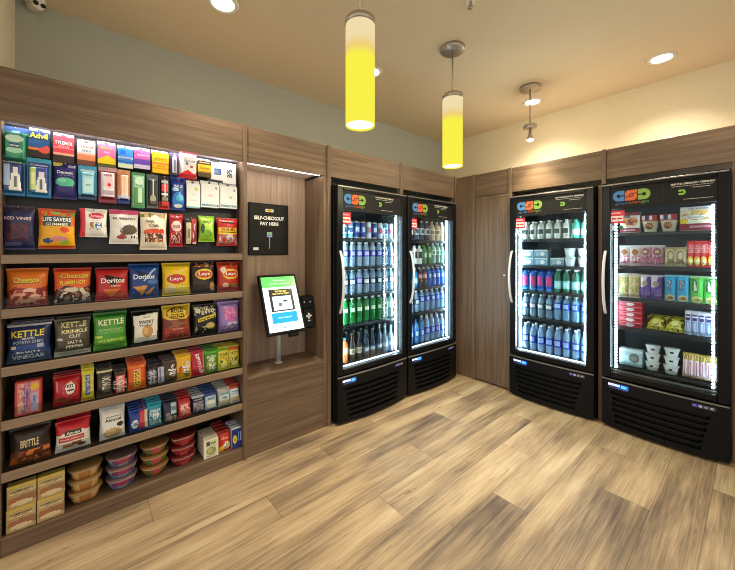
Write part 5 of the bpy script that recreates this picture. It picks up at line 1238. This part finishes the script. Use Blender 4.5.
for k in range(5):
    loc = w(1.622 - X0, .105, ZD[3] + .001 + .0415 * k); lab = 'flat red food box, %s in the stack of five counted from below' % ORD[k]
    if o is None: o = done(carton_mesh(.150, .040, .11, 'd83248', rb, 'b82438', res=20, top='e86a78'), 'meal_box', 'card', lab, 'food', 'stacked flat red boxes', loc, (0, 0, 0))
    else: dup(o, loc, (0, 0, 0), lab)
yl = [('r',0,1,.82,1,'e8dc50'),('p',[(0,.2),(1,.5),(1,.75),(0,.5)],'3a3420'),('n',.05,.95,.05,.9,['e8d83a','c8b828','f0e878','6a5a20'],7,3),('e',.5,.5,.2,.2,'f4ec90')]
for i, x in enumerate((1.772, 1.884)):
    food('bag', x, ZD[3], .114, .112, .07, 'dcca34', yl, 'sandwich_wrap', 'food', '%s crumpled yellow and black snack bag on the fourth shelf' % ('left', 'right')[i], lean=30, y=.10, group='yellow snack bags', behind=1, pitch=.10)
ba = [('r',0,1,.88,1,'e0dce8'),('r',.15,.85,.60,.86,'3a2c78'),('r',.15,.85,.08,.55,'7a9ad0'),('r',.35,.65,.1,.5,'c8d4ec'),('r',.2,.8,.72,.78,'f0e8f0')]
for i in range(4):
    food('bag', 1.958 + .036 * i, ZD[3], .037, .172, .02, 'b8b4d0', ba, 'candy_bar', 'candy', 'lilac and navy bar, %s of four on the fourth shelf' % ORD[i], lean=5, group='lilac bars', res=12, behind=1, pitch=.04)
food('box', 1.624, ZD[4], .150, .128, .11, 'b4d4dc', [('e',.66,.50,.22,.30,'6a7070'),('e',.64,.48,.13,.16,'8a8c88'),('r',0,1,.84,1,'d8ecf0'),('r',.08,.4,.3,.6,'c8e4ea'),('r',0,1,0,.12,'8aa8b0')], 'meal_box', 'food', 'pale blue box with grey picture on the bottom shelf', top='d4e8ee', y=.11)
mb = MB(); mb.lathe([(.0001, 0), (.034, 0), (.0365, .020), (.0385, .030), (.041, .044), (.0445, .058)], 24, lambda th, z: ('3a4650' if math.cos(th - PI * 1.5) > .93 and .026 < z < .042 else 'eef2f2'))
yo = done(mb, 'yogurt_cup', 'plastic', 'bottom yogurt cup of the left stack of three', 'cup', 'stacked yogurt cups', w(1.757 - X0, .085, ZD[4] + .001), (0, 0, 0))
mb = MB(); mb.lathe([(.0445, .0582), (.0475, .0585), (.0475, .063), (.0001, .0636)], 24, 'f0f4f4'); mb.build('lid', 'plastic', yo)
for x, who in ((1.757, 'left'), (1.866, 'right')):
    for k in range(3):
        if who == 'left' and k == 0: continue
        dup(yo, w(x - X0 + .002 * k, .085, ZD[4] + .001 + .0645 * k), (0, 0, .05 * k), '%s yogurt cup of the %s stack of three' % (('bottom', 'middle', 'top')[k], who))
gd = [('r',0,1,.74,1,'c8a03c'),('n',0,1,.76,.98,['d8b048','8a6a28','e8cc78'],7,3),('r',.3,.7,.05,.70,'f0e0e4'),('r',.4,.6,.1,.66,'c86a88'),('r',0,1,0,.06,'b08a48')]
for i in range(6):
    food('bag', 1.942 + .0305 * i, ZD[4], .031, .172, .026, 'e8ccd0', gd, 'cheese_stick', 'snack', 'gold topped pink stick pack, %s of six on the bottom shelf' % ORD[i], lean=7, yaw=(i % 3 - 1) * 4, group='gold and pink stick packs', res=12, behind=1, pitch=.035)
for c, nm, zl in ((CD, 'x', ZD),):
    for z in zl[1:]:
        MB().box(.07, .654, .028, .0295, z, z + .038).build('acrylic_lip', 'acryl', c)

# ------------------------------------------------------------------ light, camera
wd = bpy.data.worlds.new('world'); SC.world = wd; wd.use_nodes = True
bg = wd.node_tree.nodes['Background']; bg.inputs[0].default_value = (1.0, .95, .88, 1); bg.inputs[1].default_value = 1.32
cd = bpy.data.cameras.new('camera'); cam = bpy.data.objects.new('camera', cd); COL.objects.link(cam)
cam.location = (2.29, -3.33, 1.43); cam.rotation_euler = (PI / 2, 0, R(49.4))
cd.sensor_width = 36; cd.lens = 36 * 334 / 735; cd.shift_y = -34 / 735; cd.clip_start = .02
SC.camera = cam
SC.view_settings.view_transform = 'Standard'; SC.view_settings.look = 'None'
SC.view_settings.gamma = 1; SC.view_settings.use_curve_mapping = False
SC.view_settings.exposure = 0.0
SC.cycles.use_denoising = True
SC.cycles.pixel_filter_type = 'BLACKMAN_HARRIS'; SC.cycles.filter_width = 1.0
SC.cycles.max_bounces = 8; SC.cycles.transparent_max_bounces = 16
